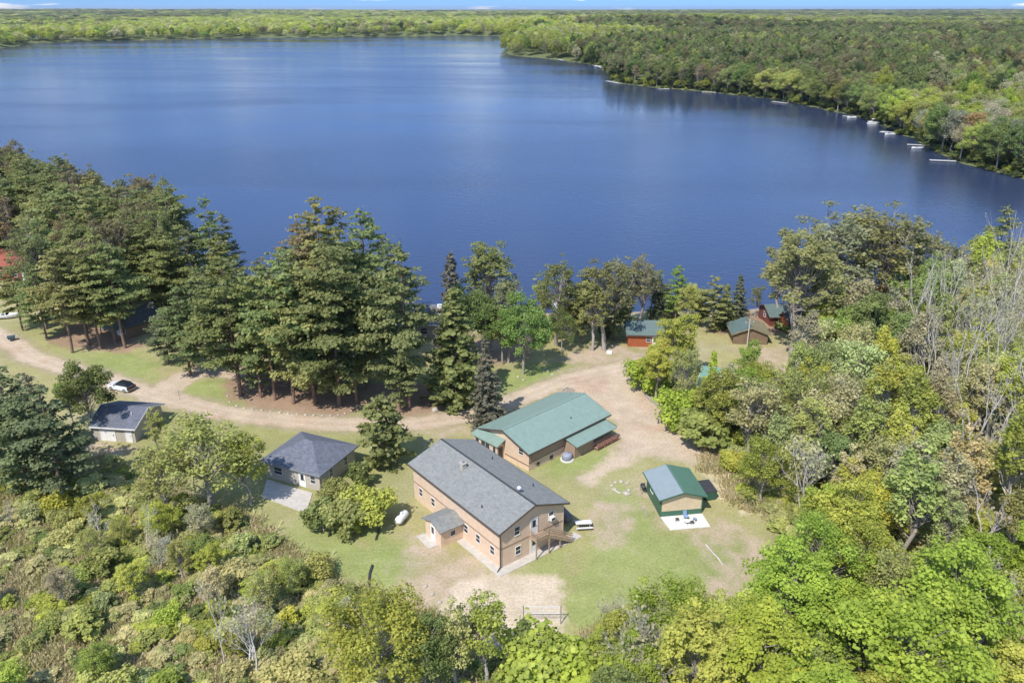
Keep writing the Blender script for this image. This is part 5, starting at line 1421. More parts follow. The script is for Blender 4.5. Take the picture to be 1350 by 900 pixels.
# teal canopy of a boat lift at the shore
def boat_lift(px, py, label):
    x, y = G(px, py, LZ)
    r = empty('boat_lift', (x, y, LZ), R(10), label, 'boat lift')
    mb = MB(); n = 8; sec = [(-1.7 + 3.4 * i / n, 2.6 + .75 * math.sin(PI * i / n)) for i in range(n + 1)]
    pts = [(u, -3, v) for u, v in sec] + [(u, 3, v) for u, v in sec] + [(u, -3, v - .06) for u, v in sec] + [(u, 3, v - .06) for u, v in sec]; m_ = n + 1
    fs = [(i, i + 1, m_ + i + 1, m_ + i) for i in range(n)] + [(2 * m_ + i, 3 * m_ + i, 3 * m_ + i + 1, 2 * m_ + i + 1) for i in range(n)] + [(i, 2 * m_ + i, 2 * m_ + i + 1, i + 1) for i in range(n)] + [(m_ + i, m_ + i + 1, 3 * m_ + i + 1, 3 * m_ + i) for i in range(n)]
    mb.poly(pts, fs); mb.build('canopy', pmat('teal_canvas', (.16, .36, .34), .7, .08), r)
    for sx in (-1, 1):
        for sy in (-1, 1):
            mb = MB(); mb.tube((sx * 1.6, sy * 2.6, -1.6), (sx * 1.6, sy * 2.6, 2.65), .06); mb.build('post', M_WHITE_METAL, r)
    mb = MB()
    for sy in (-1, 1): mb.beam((-1.6, sy * 2.6, .6), (1.6, sy * 2.6, .6), .1)
    for sx in (-1, 1): mb.beam((sx * 1.6, -2.6, .6), (sx * 1.6, 2.6, .6), .1)
    mb.build('cradle', M_WHITE_METAL, r)
boat_lift(788, 396, 'boat lift with teal canopy at the waterline behind the red pines')

# ---- docks and boats
def hull(mb, L, Wd, Hh, z0=0.0, n=9):
    """open-topped boat hull, bow to +y"""
    secs = []
    for i in range(n):
        t = i / (n - 1); y = -L / 2 + L * t
        w = Wd / 2 * (1 if t < .5 else math.cos((t - .5) * PI * .98)) * (.92 + .08 * t); w = max(w, .02)
        rise = .25 * max(0, t - .6) ** 1.5 * Hh * 4
        secs.append([(-w, y, z0 + Hh + rise), (-w * .8, y, z0 + Hh * .35 + rise * .5), (0, y, z0 + rise * .9), (w * .8, y, z0 + Hh * .35 + rise * .5), (w, y, z0 + Hh + rise)])
    pts = [p for s in secs for p in s]
    inner = [(x * .9, y * .97, z - .02 if abs(x) > 1 else z + .08) for x, y, z in pts]
    fs = []
    for i in range(n - 1):
        for k in range(4): fs.append((i * 5 + k, (i + 1) * 5 + k, (i + 1) * 5 + k + 1, i * 5 + k + 1))
    m_ = len(pts)
    fs += [tuple(j + m_ for j in f[::-1]) for f in fs]
    for i in range(n - 1): fs += [(i * 5, i * 5 + m_, (i + 1) * 5 + m_, (i + 1) * 5), (i * 5 + 4, (i + 1) * 5 + 4, (i + 1) * 5 + 4 + m_, i * 5 + 4 + m_)]
    fs += [(0, 1, 2, 3, 4), tuple(m_ + j for j in (4, 3, 2, 1, 0))]
    mb.poly([p for p in pts] + inner, fs)
def motorboat(x, y, rz, label, z=None, L=5.2, name='motorboat', m=None, group=None):
    r = empty(name, (x, y, LZ - .12 if z is None else z), rz, label, 'boat', group)
    mb = MB(); hull(mb, L, 2.0, .75); mb.build('hull', m or M_WHITE, r, smooth_=False)
    mb = MB(); mb.box(-.75, .75, -.9, -.5, .35, .72); mb.build('seat', M_GREYTRIM, r); mb = MB(); mb.box(-.75, .75, -1.9, -1.5, .35, .72); mb.build('seat', M_GREYTRIM, r)
    mb = MB(); mb.poly([(-.7, .5, .7), (.7, .5, .7), (.62, .25, 1.15), (-.62, .25, 1.15), (-.7, .54, .7), (.7, .54, .7), (.62, .29, 1.15), (-.62, .29, 1.15)], [(0, 1, 2, 3), (7, 6, 5, 4), (0, 4, 5, 1), (1, 5, 6, 2), (2, 6, 7, 3), (3, 7, 4, 0)]); mb.build('windscreen', M_GLASS, r)
    mb = MB(); mb.box(-.2, .2, -L / 2 - .35, -L / 2, .5, 1.1); mb.box(-.06, .06, -L / 2 - .25, -L / 2 - .1, -.3, .5); mb.build('outboard_motor', M_DARK, r, bevel=.03)
    return r
def pontoon(x, y, rz, label, canopy=True):
    r = empty('pontoon_boat', (x, y, LZ), rz, label, 'boat')
    for sx in (-1, 1):
        mb = MB(); mb.lathe([(.02, -3.6), (.3, -3.3), (.32, 3.0), (.2, 3.5), (.02, 3.7)], (sx * .95, 0, .05), 12, axis='Y'); mb.build('pontoon', M_WHITE_METAL, r, smooth_=True)
    mb = MB(); mb.box(-1.3, 1.3, -3.4, 3.3, .36, .46); mb.build('deck', M_GREYTRIM, r)
    mb = MB()
    for sx in (-1, 1): mb.box(sx * 1.28 - .03, sx * 1.28 + .03, -3.3, 3.2, .5, 1.15)
    mb.box(-1.28, 1.28, 3.17, 3.23, .5, 1.15); mb.box(-1.28, -.4, -3.3, -3.24, .5, 1.15); mb.build('side_panel', M_WHITE, r)
    for sy in (-1.9, 1.4):
        mb = MB(); mb.box(-1.2, -.6, sy, sy + 1.5, .5, .95); mb.box(-1.22, -1.05, sy, sy + 1.5, .95, 1.25); mb.build('bench_seat', M_WHITE, r, bevel=.04)
    if canopy:
        mb = MB(); mb.box(-1.35, 1.35, -2.2, 1.4, 2.45, 2.6); mb.build('canopy', M_WHITE, r, bevel=.06)
        for sx in (-1, 1):
            for yy in (-2, 1.2):
                mb = MB(); mb.tube((sx * 1.25, yy, 1.1), (sx * 1.25, yy, 2.5), .03, n=6); mb.build('canopy_pole', M_WHITE_METAL, r)
    return r
def dock(x0, y0, x1, y1, label, wd=1.5, m=None, group=None, head=False):
    L = math.hypot(x1 - x0, y1 - y0); a = math.atan2(y1 - y0, x1 - x0)
    r = empty('dock', (x0, y0, LZ), a, label, 'dock', group)
    mb = MB(); k = max(2, int(L / .9))
    for i in range(k): mb.box(L * i / k + .012, L * (i + 1) / k - .012, -wd / 2, wd / 2, .45, .52)
    mb.box(0, L, -wd / 2 - .04, -wd / 2, .33, .53); mb.box(0, L, wd / 2, wd / 2 + .04, .33, .53)
    if head: mb.box(L * .62, L - .02, wd / 2 + .05, wd / 2 + 2.6, .44, .51)
    mb.build('deck', m or pmat('dock_grey', (.50, .50, .50), .6, .12), r)
    for i in range(0, int(L // 3) + 1):
        for sy in (-1, 1):
            mb = MB(); mb.tube((min(L - .1, i * 3 + .1), sy * (wd / 2 + .08), -1.4), (min(L - .1, i * 3 + .1), sy * (wd / 2 + .08), .8), .045, n=6); mb.build('post', M_GREYTRIM, r)
    return r
def wl(px, py):
    x, y = G(px, py, LZ)
    return (x - 6.5, y - 1.5) if x > 150 and y > 250 else (x, y)      # clear of the overhanging bank
dock(*wl(928, 406), *wl(894, 388), 'long pale dock running out beside the full yellow-green pine', 1.6, M_CONC)
dock(*wl(748, 430), *wl(728, 398), 'white dock seen between the brownish pine and the leafy tree', 1.5)
dock(*wl(1302, 353), *wl(1262, 341), 'white dock left of the lone dark pine at the right', 1.5)
bx_, by_ = wl(1276, 341.5); motorboat(bx_, by_ + 1.5, R(75), 'white motorboat moored at the dock left of the lone dark pine')
# across the bay
RD = 'docks on the far bank of the bay'
dock(*wl(1278, 213), *wl(1243, 211.5), 'lowest white dock across the bay, nearest the right edge', 1.8, None, RD)
dock(*wl(1243, 192.5), *wl(1212, 191), 'long narrow dock second from the right across the bay', 1.6, None, RD)
x, y = wl(1226, 195.5); motorboat(x, y, R(85), 'white motorboat below the long narrow dock across the bay')
dock(*wl(1207, 176.5), *wl(1176, 174), 'wide white dock in the middle of the bay bank', 2.4, None, RD, True)
x, y = wl(1188, 177.5); motorboat(x, y, R(95), 'white motorboat beside the wide white dock across the bay')
x, y = wl(1166, 162.5); pontoon(x, y, R(80), 'pontoon boat with white canopy across the bay')
dock(*wl(1184, 163), *wl(1171, 162.5), 'short dock behind the pontoon boat with white canopy', 1.5, None, RD)
dock(*wl(1142, 154.5), *wl(1124, 153.5), 'white dock left of the pontoon boat across the bay', 1.8, None, RD)
x, y = wl(1136, 155.5); motorboat(x, y, R(90), 'white motorboat by the dock left of the pontoon boat')
dock(*wl(1050, 137), *wl(1030, 134.5), 'grey dock by the sandy gap in the bay bank', 2.2, M_CONC, RD)
dock(*wl(955, 122.5), *wl(936, 122), 'pale dock left of the sandy gap in the bay bank', 2.4, M_CONC, RD)
dock(*wl(882, 118), *wl(868, 118.5), 'small dock under the dark stretch of far woods', 2.6, None, RD)
dock(*wl(818, 111), *wl(800, 107.5), 'pale dock at the notch of the far shore', 3.2, None, RD)
dock(*wl(800, 92), *wl(783, 86.5), 'dock just above the notch of the far shore', 3.0, None, RD)
x, y = wl(788, 87.8); motorboat(x, y, R(80), 'white boat at the dock just above the notch of the far shore', L=7)
dock(*wl(743, 80.5), *wl(728, 77), 'farthest dock before the wooded point', 3.5, None, RD)
def far_cottage(px, py, label, roof, wall, W=10, rz=0):
    x, y = G(px, py, 0)
    h = House('cottage', label, x, y + 6, R(rz), W, 8, 3.0, 5.6, wall, roof, axis='x', trim=M_WHITE, cat='cottage', group='cottages on the far shores', z=float(max(0, land_z(np.array([x]), np.array([y + 6]))[0])))
    h.window('S', -2.2, 1.6, 1.6, 1.2); h.door('S', 1.5, .05)
for px, py, lab, rf, wa in ((45, 53.5, 'white far-shore cottage nearest the left edge', M_SHINGLE_BLUE, M_WHITE), (58, 52.8, 'far-shore cottage just right of the leftmost one', M_GREYTRIM, M_WHITE), (97, 52.2, 'pale cottage on the far left shore right of a pair of cottages', M_SHINGLE_DK, M_BLOCK),
                            (316, 47.8, 'white-walled cottage at the middle of the far left shore', M_SHINGLE_BLUE, M_WHITE), (327, 47.6, 'cottage with pale roof at the middle of the far left shore', M_WHITE_METAL, M_BLOCK), (428, 46.5, 'small pale cottage right of the middle of the far shore', M_SHINGLE_DK, M_WHITE),
                            (535, 45, 'brownish cottage on the far shore left of the sandy landing', M_SHINGLE_DK, M_BLOCK), (594, 44, 'pale cottage by the sandy landing at the end of the lake', M_WHITE_METAL, M_WHITE)):
    far_cottage(px, py, lab, rf, wa)

# ------------------------------------------------------------------ smaller things
# white and dark gas tanks
def gas_tank(x, y, rz, label, m, L=2.4, r_=.5):
    t = empty('gas_tank', (x, y, 0), rz, label, 'gas tank')
    mb = MB(); mb.lathe([(.02, -L / 2), (r_ * .6, -L / 2 + .08), (r_ * .92, -L / 2 + .25), (r_, -L / 2 + .45), (r_, L / 2 - .45), (r_ * .92, L / 2 - .25), (r_ * .6, L / 2 - .08), (.02, L / 2)], (0, 0, r_ + .25), 20, axis='Y')
    mb.build('tank', m, t, smooth_=True)
    for yy in (-.6, .6):
        mb = MB(); mb.box(-.35, .35, yy - .08, yy + .08, 0, .42); mb.build('leg', M_GREYTRIM, t)
    mb = MB(); mb.tube((0, 0, r_ * 2 + .2), (0, 0, r_ * 2 + .42), .16, .16, 12); mb.build('cap', m, t)
x, y = G(530, 688); gas_tank(x, y, R(-20), 'white gas tank on the grass left of the lodge', M_WHITE_METAL)
p = tow(LR, [(7.3, -6.2)])[0]; gas_tank(p[0], p[1], LR.rotation_euler[2] + R(-12), 'dark grey tank lying behind the right corner of the lodge', pmat('grey_paint', (.13, .13, .14), .5, .15), 3.2, .6)
# cylindrical grey unit by the hall lean-to
p = tow(HR, [(6.15, -1.9)])[0]
t = empty('round_tank', (p[0], p[1], 0), 0, 'round grey tank in a white ring beside the hall lean-to', 'tank')
mb = MB(); mb.lathe([(.72, 0), (.72, .85), (.66, .95), (.4, 1.05), (.1, 1.1)], n=20); mb.build('drum', pmat('blue_grey_paint', (.27, .29, .36), .5, .1), t, smooth_=True)
mb = MB(); mb.lathe([(.95, 0), (.95, .12), (.76, .14)], n=20); mb.build('base_ring', M_CONC_NEW, t)
mb = MB(); mb.tube((.1, 0, 1.0), (.1, 0, 1.3), .12); mb.build('lid', M_GREYTRIM, t)

def picnic_table(x, y, rz, label):
    t = empty('picnic_table', (x, y, 0), rz, label, 'picnic table')
    mb = MB()
    for k in range(5): mb.box(-.98, .98, -.38 + k * .155, -.24 + k * .155, .72, .76)
    mb.build('tabletop', M_CONC_NEW, t)
    for s in (-1, 1):
        mb = MB(); mb.box(-.98, .98, s * .75 - .14, s * .75 + .14, .43, .47); mb.build('bench', M_CONC_NEW, t)
    for sx in (-.7, .7):
        for s in (-1, 1):
            mb = MB(); mb.beam((sx, s * .78, 0), (sx, s * .15, .72), .05, .1); mb.build('leg', M_WOOD_GREY, t)
        mb = MB(); mb.beam((sx + .05, -.85, .40), (sx + .05, .85, .40), .04, .09); mb.build('cross_brace', M_WOOD_GREY, t)
x, y = G(769, 695); picnic_table(x, y, R(5), 'pale picnic table on the grass right of the lodge')

# seats and small table on the patio
def patio_set():
    p = tow(PR, [(.35, -3.9)])[0]
    m_b = pmat('blue_canvas', (.22, .33, .52), .7, .08)
    c = empty('folding_chair', (p[0], p[1], .09), R(25), 'pale blue folding chair on the patio against the green wall', 'chair')
    mb = MB(); mb.box(-.27, .27, -.25, .27, .40, .45); mb.build('seat', m_b, c)
    mb = MB(); mb.poly([(-.27, .25, .43), (.27, .25, .43), (.27, .42, 1.0), (-.27, .42, 1.0), (-.27, .29, .43), (.27, .29, .43), (.27, .46, 1.0), (-.27, .46, 1.0)], [(0, 1, 2, 3), (7, 6, 5, 4), (0, 4, 5, 1), (1, 5, 6, 2), (2, 6, 7, 3), (3, 7, 4, 0)]); mb.build('backrest', m_b, c)
    for sx in (-.25, .25):
        for sy in (-.22, .25):
            mb = MB(); mb.tube((sx, sy, 0), (sx, -sy * .2, .42), .018, n=6); mb.build('leg', M_DARK, c)
    for k, (u, v, a) in enumerate(((-.9, -4.15, 20), (1.25, -4.4, -40), (.7, -5.0, 10))):
        q = tow(PR, [(u, v)])[0]
        s = empty('camp_stool', (q[0], q[1], .09), R(a), ['dark camp stool left of the blue chair on the patio', 'dark camp stool right of the blue chair on the patio', 'dark camp stool nearest the front edge of the patio'][k], 'stool', 'camp stools on the patio')
        mb = MB(); mb.box(-.2, .2, -.16, .16, .38, .41); mb.build('seat', m_b if k == 1 else M_DARK, s)
        for sx in (-.18, .18):
            mb = MB(); mb.tube((sx, -.18, 0), (sx, .15, .38), .018, n=6); mb.tube((sx, .18, 0), (sx, -.15, .38), .018, n=6); mb.build('leg', M_DARK, s)
    q = tow(PR, [(.15, -4.75)])[0]
    s = empty('low_table', (q[0], q[1], .09), R(30), 'low round dark table among the stools on the patio', 'table')
    mb = MB(); mb.lathe([(.36, .36), (.36, .40)], n=16); mb.build('tabletop', M_WHITE, s)
    for k in range(3):
        a = k * 2.1; mb = MB(); mb.tube((.3 * math.cos(a), .3 * math.sin(a), 0), (.2 * math.cos(a), .2 * math.sin(a), .36), .02, n=6); mb.build('leg', M_DARK, s)
patio_set()

def dumpster():
    p = tow(PR, [(4.75, .9)])[0]
    d = empty('dumpster', (p[0], p[1], 0), PR.rotation_euler[2] + R(6), 'dark green dumpster with black lid right of the pavilion', 'dumpster')
    m_g = pmat('dumpster_green', (.03, .10, .07), .5, .2); hx, hy = .8, 1.25
    mb = MB(); mb.poly([(-hx * .85, -hy * .95, .12), (hx * .85, -hy * .95, .12), (hx * .85, hy * .95, .12), (-hx * .85, hy * .95, .12), (-hx, -hy, 1.25), (hx, -hy, 1.25), (hx, hy, 1.5), (-hx, hy, 1.5)], [(3, 2, 1, 0), (4, 5, 6, 7), (0, 1, 5, 4), (1, 2, 6, 5), (2, 3, 7, 6), (3, 0, 4, 7)])
    mb.build('bin', m_g, d)
    for s in (-1, 1):
        mb = MB(); a, b = (-hy - .03, -.02) if s < 0 else (.02, hy + .03)
        za, zb = 1.27 + (a + hy) * .1, 1.27 + (b + hy) * .1
        mb.poly([(-hx - .03, a, za), (hx + .03, a, za), (hx + .03, b, zb), (-hx - .03, b, zb), (-hx - .03, a, za + .06), (hx + .03, a, za + .06), (hx + .03, b, zb + .06), (-hx - .03, b, zb + .06)], [(3, 2, 1, 0), (4, 5, 6, 7), (0, 1, 5, 4), (1, 2, 6, 5), (2, 3, 7, 6), (3, 0, 4, 7)])
        mb.build('lid', M_DARK, d)
    for s in (-1, 1):
        mb = MB(); mb.box(s * (hx + .06) - .05, s * (hx + .06) + .05, -.5, .5, .75, .9); mb.build('lifting_sleeve', m_g, d)
    for sx in (-1, 1):
        for sy in (-1, 1): mb = MB(); mb.tube((sx * .5, sy * .9, .08), (sx * .5 + .06, sy * .9, .08), .08, n=10); mb.build('wheel', M_DARK, d)
dumpster()
def grill():
    p = tow(PR, [(-3.1, 2.9)])[0]
    g = empty('barrel_grill', (p[0], p[1], 0), PR.rotation_euler[2], 'black barrel grill left of the pavilion wall', 'grill')
    mb = MB(); mb.lathe([(.02, -.45), (.28, -.42), (.30, 0), (.28, .42), (.02, .45)], (0, 0, .85), 14, axis='Y'); mb.build('barrel', M_DARK, g, smooth_=True)
    for sx in (-.2, .2):
        for sy in (-.35, .35): mb = MB(); mb.tube((sx * 1.3, sy, 0), (sx, sy, .7), .02, n=6); mb.build('leg', M_DARK, g)
    mb = MB(); mb.tube((.1, -.2, 1.1), (.1, -.2, 1.5), .05); mb.build('flue', M_DARK, g)
grill()

def vehicle():
    x, y = G(161, 513); r = empty('parked_car', (x, y, 0), R(-22), 'white and black hatchback parked on the gravel above the garage', 'car')
    bm_ = pmat('car_white', (.62, .63, .62), .3, .04); dk_ = pmat('car_black', (.018, .02, .028), .2, .05)
    # body: lengthwise sections, nose to -x
    prof = [(-2.25, .35, .62, .74), (-2.15, .25, .80, .84), (-1.3, .22, .96, .90), (-.75, .22, 1.0, .90), (1.6, .22, 1.02, .90), (2.15, .28, .98, .86), (2.25, .40, .80, .80)]
    mb = MB(); pts = []
    for X, zb, zt, w in prof: pts += [(X, -w, zb), (X, w, zb), (X, w, zb + (zt - zb) * .6), (X, w * .9, zt), (X, -w * .9, zt), (X, -w, zb + (zt - zb) * .6)]
    fs = []
    for i in range(len(prof) - 1):
        for k in range(6): a, b = i * 6 + k, i * 6 + (k + 1) % 6; fs.append((a, b, b + 6, a + 6))
    fs += [(5, 4, 3, 2, 1, 0), tuple(len(pts) - 6 + k for k in range(6))]
    mb.poly(pts, fs); mb.build('body', bm_, r, bevel=.04)
    mb = MB(); a = [(-.85, 1.0, .80), (-.25, 1.45, .66), (1.45, 1.47, .64), (2.1, 1.0, .76)]; pts = []
    for X, z, w in a: pts += [(X, -w, z), (X, w, z)]
    low = [(-.85, -.80, .98), (-.85, .80, .98), (2.1, .76, .98), (2.1, -.76, .98)]
    mb.poly(pts, [(0, 1, 3, 2), (2, 3, 5, 4), (4, 5, 7, 6), (0, 2, 4, 6), (1, 7, 5, 3)]); c = mb.build('cabin', dk_, r)
    mb = MB(); mb.box(-.2, 1.42, -.62, .62, 1.465, 1.50); mb.build('roof_panel', dk_, c, bevel=.02)
    mb = MB(); mb.poly([(-2.2, -.7, .845), (-2.2, .7, .845), (-.9, .74, 1.01), (-.9, -.74, 1.01)], [(0, 1, 2, 3)]); mb.build('bonnet_panel', bm_, r)
    mb = MB(); mb.box(2.0, 2.27, -.87, .87, .45, .98); mb.build('tailgate', dk_, r, bevel=.04)
    for X in (-1.4, 1.4):
        for s in (-1, 1):
            mb = MB(); mb.tube((X, s * .72, .33), (X, s * .93, .33), .33, n=18); w = mb.build('wheel', M_DARK, r); mb = MB(); mb.tube((X, s * .93, .33), (X, s * .945, .33), .2, n=12); mb.build('rim', M_GREYTRIM, w)
    for s in (-1, 1):
        mb = MB(); mb.box(-2.27, -2.12, s * .6 - .16, s * .6 + .16, .60, .74); mb.build('headlight', M_WHITE_METAL, r); mb = MB(); mb.box(2.24, 2.29, s * .68 - .12, s * .68 + .12, .72, .92); mb.build('tail_light', pmat('red_lens', (.35, .02, .02), .3, .05), r)
        mb = MB(); mb.box(-.72, -.55, s * .98 - .1, s * .98 + .06, .95, 1.08); mb.build('mirror', dk_, r, bevel=.02)
vehicle()
# beached boat on a trailer at the left edge, wheeled cart beside the track
x, y = G(8, 420); motorboat(x, y, R(-80), 'white covered boat on the grass at the far left edge', z=.15, L=5.5, name='beached_boat')
def cart():
    x, y = G(16, 449); r = empty('garden_cart', (x, y, 0), R(30), 'dark cart standing beside the far left track', 'cart')
    mb = MB(); mb.poly([(-.55, -.4, .4), (.55, -.4, .4), (.55, .4, .4), (-.55, .4, .4), (-.7, -.5, .95), (.7, -.5, .95), (.7, .5, .95), (-.7, .5, .95)], [(3, 2, 1, 0), (0, 1, 5, 4), (1, 2, 6, 5), (2, 3, 7, 6), (3, 0, 4, 7), (4, 5, 6, 7)]); mb.build('tub', pmat('blue_green_paint', (.06, .10, .11), .6, .1), r)
    for s in (-1, 1): mb = MB(); mb.tube((0, s * .45, .3), (0, s * .55, .3), .3, n=14); mb.build('wheel', M_DARK, r)
    mb = MB(); mb.tube((.6, 0, .45), (1.5, 0, .9), .03); mb.build('handle', M_DARK, r)
cart()
def hydrant():
    x, y = G(279, 483); r = empty('yellow_post', (x, y, 0), 0, 'small yellow marker post at the end of the driveway', 'marker post')
    m_ = pmat('yellow_paint', (.62, .50, .04), .5, .08)
    mb = MB(); mb.lathe([(.22, 0), (.22, .1), (.15, .12), (.15, .6), (.2, .64), (.16, .78), (.04, .85)], n=14); mb.build('post', m_, r, smooth_=True)
    for s in (-1, 1): mb = MB(); mb.tube((s * .12, 0, .5), (s * .28, 0, .5), .07); mb.build('cap', m_, r)
hydrant()
def pole(px, py, h, label, r_=.11, m=None, arm=False, name='utility_pole'):
    x, y = G(px, py); t = empty(name, (x, y, 0), R(15), label, 'pole')
    mb = MB(); mb.tube((0, 0, -.3), (0, 0, h), r_, r_ * .75, 12); mb.build('shaft', m or M_WOOD_GREY, t)
    if arm:
        mb = MB(); mb.beam((-.9, 0, h - .7), (.9, 0, h - .7), .09, .11); a = mb.build('crossarm', M_WOOD_GREY, t)
        for xx in (-.8, 0, .8): mb = MB(); mb.lathe([(.03, 0), (.06, .05), (.04, .12), (.06, .17), (.02, .22)], (xx, 0, h - .64), 8); mb.build('insulator', M_WHITE, a)
        mb = MB(); mb.tube((.2, .15, h - 2.0), (.2, .15, h - 1.3), .17, n=14); mb.build('transformer', M_GREYTRIM, t)
    return t
pole(985, 455, 5.2, 'pale utility pole in front of the brown shed', .12, M_CONC, True)
pole(237, 527, 1.9, 'short thin post at the edge of the driveway', .05, M_WOOD_GREY, name='post')
pole(1035, 500, 1.0, 'low stump-like post on the bare earth near the shed', .12, M_WOOD, name='post')

# drain pipe of dark sections lying on the grass
def ground_bar(p0, p1, r_, label, m, name, cat, group=None, z=None, n=8):
    a = np.array(G(*p0)); b = np.array(G(*p1)); c = (a + b) / 2; L = np.linalg.norm(b - a)
    rg = np.random.default_rng(int(p0[0] * 7 + p0[1]))
    mb = MB(); k = max(2, int(L / 1.2)); pts = [np.array([-L / 2 + L * i / k, rg.normal() * .06, r_ * .8 + rg.normal() * .01]) for i in range(k + 1)]
    for i in range(k): mb.tube(pts[i], pts[i + 1], r_ * rg.uniform(.9, 1.1), r_ * rg.uniform(.85, 1.05), n)
    o = mb.build(name, m); o.location = (c[0], c[1], z or 0); o.rotation_euler = (0, 0, math.atan2(b[1] - a[1], b[0] - a[0]))
    return setp(o, label, cat, group)
ground_bar((503, 684), (496, 712), .14, 'upper dark drain pipe on the grass beside the white gas tank', M_DARK, 'drain_pipe', 'pipe', 'dark pipes on the lawn')
ground_bar((490, 746), (478, 818), .14, 'lower dark drain pipe running down the lawn left of the lodge', M_DARK, 'drain_pipe', 'pipe', 'dark pipes on the lawn')
ground_bar((931, 718), (954, 745), .10, 'pale pole lying on the lawn below the pavilion', M_CONC, 'lying_pole', 'pole')
ground_bar((844, 668), (853, 682), .08, 'short pale timber lying left of the pavilion', M_WOOD_GREY, 'lying_timber', 'timber')
TE = 'timbers edging the yard'
te = [(852, 522), (868, 536), (880, 547), (893, 557), (907, 566), (921, 576), (934, 584)]
tl_ = ['highest timber of the yard edging', 'second timber of the yard edging from the track fork', 'third timber of the yard edging', 'middle timber of the yard edging', 'timber below the middle of the yard edging', 'lowest timber of the yard edging']
for i in range(6): ground_bar(te[i], te[i + 1], .22, tl_[i], M_WOOD_GREY, 'edging_timber', 'timber', TE, n=6)
# stones
def stone(px, py, r_, label, group, cat='stone'):
    x, y = G(px, py); me = rock_mesh('stone', r_, random.randrange(1000)); o = link_mesh('stone', me, None, (x, y, r_ * .25), random.uniform(0, 6))
    return setp(o, label, cat, group)
ring = [(806, 640), (811, 636), (819, 635), (827, 637), (829, 646), (826, 651), (818, 650), (811, 645)]
rl = ['leftmost pale stone of the fire ring', 'upper left stone of the fire ring', 'top stone of the fire ring', 'upper right stone of the fire ring', 'right stone of the fire ring', 'largest white stone at the front of the fire ring', 'front middle stone of the fire ring', 'lower left stone of the fire ring']
for (px, py), lb in zip(ring, rl): stone(px, py, .42 if 'largest' in lb else random.uniform(.18, .30), lb, 'stones of the fire ring on the lawn')
ground_bar((808, 645), (818, 651), .12, 'pale log lying in the fire ring', M_CONC, 'log', 'log')
for px, py, lb in ((561, 773, 'highest pale stone on the bare earth below the lodge'), (570, 783, 'middle pale stone on the bare earth below the lodge'), (580, 794, 'lowest pale stone left of the sand court'), (594, 806, 'pale stone under the trees left of the sand court')): stone(px, py, .22, lb, 'stones on the bare earth below the lodge')
stone(574, 541, .55, 'pale boulder on the verge beside the track bend', None, 'boulder')
bl = [(300, 522), (303, 530), (312, 535), (322, 538), (333, 540), (345, 541), (357, 542), (369, 544), (380, 545), (392, 546), (403, 547), (414, 547.5), (425, 548), (436, 548), (446, 547), (455, 545), (463, 541), (470, 537)]
for i, (px, py) in enumerate(bl):
    stone(px, py, random.uniform(.17, .26), 'one of the low pale stones edging the pine bed along the track', 'stones edging the pine bed')
for px, py, lb in ((683, 497, 'left stone of the small ring on the verge'), (690, 501, 'front stone of the small ring on the verge'), (722, 489, 'stone at the curved verge edging'), (728, 494, 'lower stone at the curved verge edging'), (718, 486, 'upper stone at the curved verge edging')): stone(px, py, .25, lb, 'stones on the verge beside the track')
x, y = G(803, 466)
mb = MB(); mb.box(-.5, .5, -.3, .3, 0, .45); mb.box(-.45, .45, -.26, .26, .45, .55); o = mb.build('cooler_box', M_WHITE, None, bevel=.04); o.location = (x, y, 0); setp(o, 'white box on the bare earth left of the orange-red cabin', 'box')

# volleyball net on the sand court
def net():
    ax, ay = G(697, 812); bx, by = G(741, 812); 
    ax, ay = G(690, 822); bx, by = G(739, 822)
    L = math.hypot(bx - ax, by - ay); a = math.atan2(by - ay, bx - ax)
    t = empty('volleyball_net', (ax, ay, 0), a, 'low white volleyball net across the sand court', 'net')
    for u in (0, L):
        mb = MB(); mb.tube((u, 0, -.2), (u, 0, 2.3), .06, n=8); mb.build('post', M_WOOD_GREY, t)
    mb = MB(); mb.box(.1, L - .1, -.02, .02, 2.1, 2.2); mb.box(.1, L - .1, -.015, .015, 1.3, 1.36)
    for k in range(int(L / .35)): mb.box(.3 + k * .35, .315 + k * .35, -.006, .006, 1.36, 2.1)
    for z in (1.55, 1.75, 1.95): mb.box(.1, L - .1, -.006, .006, z, z + .015)
    mb.build('mesh', M_WHITE, t)
    mb = MB(); mb.beam((L + .05, 0, 2.2), (L + 1.0, .3, .02), .02); mb.build('guy_rope', M_WHITE, t)
net()

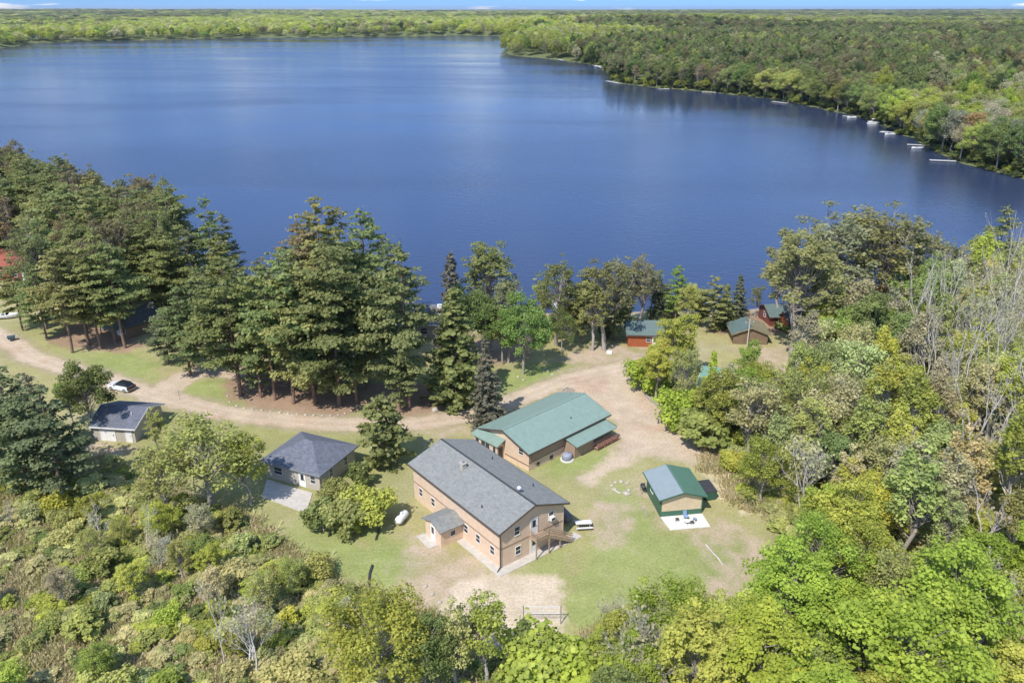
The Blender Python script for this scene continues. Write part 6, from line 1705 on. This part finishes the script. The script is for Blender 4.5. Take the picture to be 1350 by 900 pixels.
# ------------------------------------------------------------------ light and sky
def daylight():
    w = bpy.data.worlds.new('World'); scene.world = w; w.use_nodes = True
    nt = w.node_tree; bg = nt.nodes['Background']
    sky = nt.nodes.new('ShaderNodeTexSky'); sky.sky_type = 'NISHITA'; sky.sun_disc = False
    EL, AZ = 52, 210      # sun behind the camera and to its left; azimuth clockwise from +Y
    sky.sun_elevation = R(EL); sky.sun_rotation = R(AZ)
    sky.altitude = 400; sky.air_density = 1.0; sky.dust_density = .2; sky.ozone_density = 2.0
    mx = nt.nodes.new('ShaderNodeMix'); mx.data_type = 'RGBA'; mx.blend_type = 'MULTIPLY'; mx.inputs['Factor'].default_value = 1
    # tint: blue at the horizon, darkened above it to deepen the lake's reflection
    tc = nt.nodes.new('ShaderNodeTexCoord'); sx = nt.nodes.new('ShaderNodeSeparateXYZ'); nt.links.new(tc.outputs['Generated'], sx.inputs[0])
    cr = nt.nodes.new('ShaderNodeValToRGB'); nt.links.new(sx.outputs['Z'], cr.inputs['Fac'])
    cr.color_ramp.elements[0].position = 0; cr.color_ramp.elements[0].color = (.14, .32, .80, 1)
    cr.color_ramp.elements[1].position = .55; cr.color_ramp.elements[1].color = (.98, .95, .90, 1)
    e = cr.color_ramp.elements.new(.03); e.color = (.125, .20, .41, 1); e = cr.color_ramp.elements.new(.12); e.color = (.205, .285, .50, 1); e = cr.color_ramp.elements.new(.26); e.color = (.52, .62, .82, 1)
    # thin white cloud wisps low over the horizon
    nz = nt.nodes.new('ShaderNodeTexNoise'); mpn = nt.nodes.new('ShaderNodeMapping'); mpn.inputs['Scale'].default_value = (9, 9, 70); mpn.inputs['Location'].default_value = (3.1, .4, 0)
    nt.links.new(tc.outputs['Generated'], mpn.inputs['Vector']); nt.links.new(mpn.outputs[0], nz.inputs['Vector']); nz.inputs['Scale'].default_value = 1; nz.inputs['Detail'].default_value = 6
    mc = nt.nodes.new('ShaderNodeMapRange'); mc.inputs['From Min'].default_value = .56; mc.inputs['From Max'].default_value = .68; nt.links.new(nz.outputs['Fac'], mc.inputs['Value'])
    cm = nt.nodes.new('ShaderNodeMix'); cm.data_type = 'RGBA'; nt.links.new(mc.outputs['Result'], cm.inputs['Factor']); nt.links.new(cr.outputs['Color'], cm.inputs[6]); cm.inputs[7].default_value = (1.15, 1.0, .92, 1)
    nt.links.new(cm.outputs[2], mx.inputs[7])
    nt.links.new(sky.outputs[0], mx.inputs[6])
    nt.links.new(mx.outputs[2], bg.inputs['Color'])
    bg.inputs['Strength'].default_value = .15
    L = bpy.data.lights.new('sun', 'SUN'); L.energy = 2.9; L.angle = R(.55); L.color = (1, .95, .87)
    s = bpy.data.objects.new('sun', L); COL.objects.link(s)
    d = np.array([-math.sin(R(AZ)) * math.cos(R(EL)), -math.cos(R(AZ)) * math.cos(R(EL)), -math.sin(R(EL))])
    from mathutils import Vector
    s.rotation_euler = Vector(d).to_track_quat('-Z', 'Y').to_euler()
    s.location = (-40, -60, 120)
daylight()
def haze():
    m = bpy.data.materials.new('haze'); m.use_nodes = True; nt = m.node_tree
    nt.nodes.remove(nt.nodes['Principled BSDF'])
    v = nt.nodes.new('ShaderNodeVolumePrincipled'); v.inputs['Color'].default_value = (.74, .84, .96, 1); v.inputs['Density'].default_value = 3.0e-5; v.inputs['Anisotropy'].default_value = .2
    nt.links.new(v.outputs[0], nt.nodes['Material Output'].inputs['Volume'])
    mb = MB(); mb.box(-46000, 46000, -46000, 46000, -6.5, 135); o = mb.build('haze', m); o['kind'] = 'stuff'
haze()
vs = scene.view_settings
vs.view_transform = 'Standard'; vs.look = 'None'; vs.exposure = 0.9; vs.gamma = 1; vs.use_curve_mapping = False
scene.cycles.max_bounces = 6; scene.cycles.diffuse_bounces = 4; scene.cycles.glossy_bounces = 3; scene.cycles.transmission_bounces = 2; scene.cycles.transparent_max_bounces = 4
scene.cycles.sample_clamp_indirect = 4
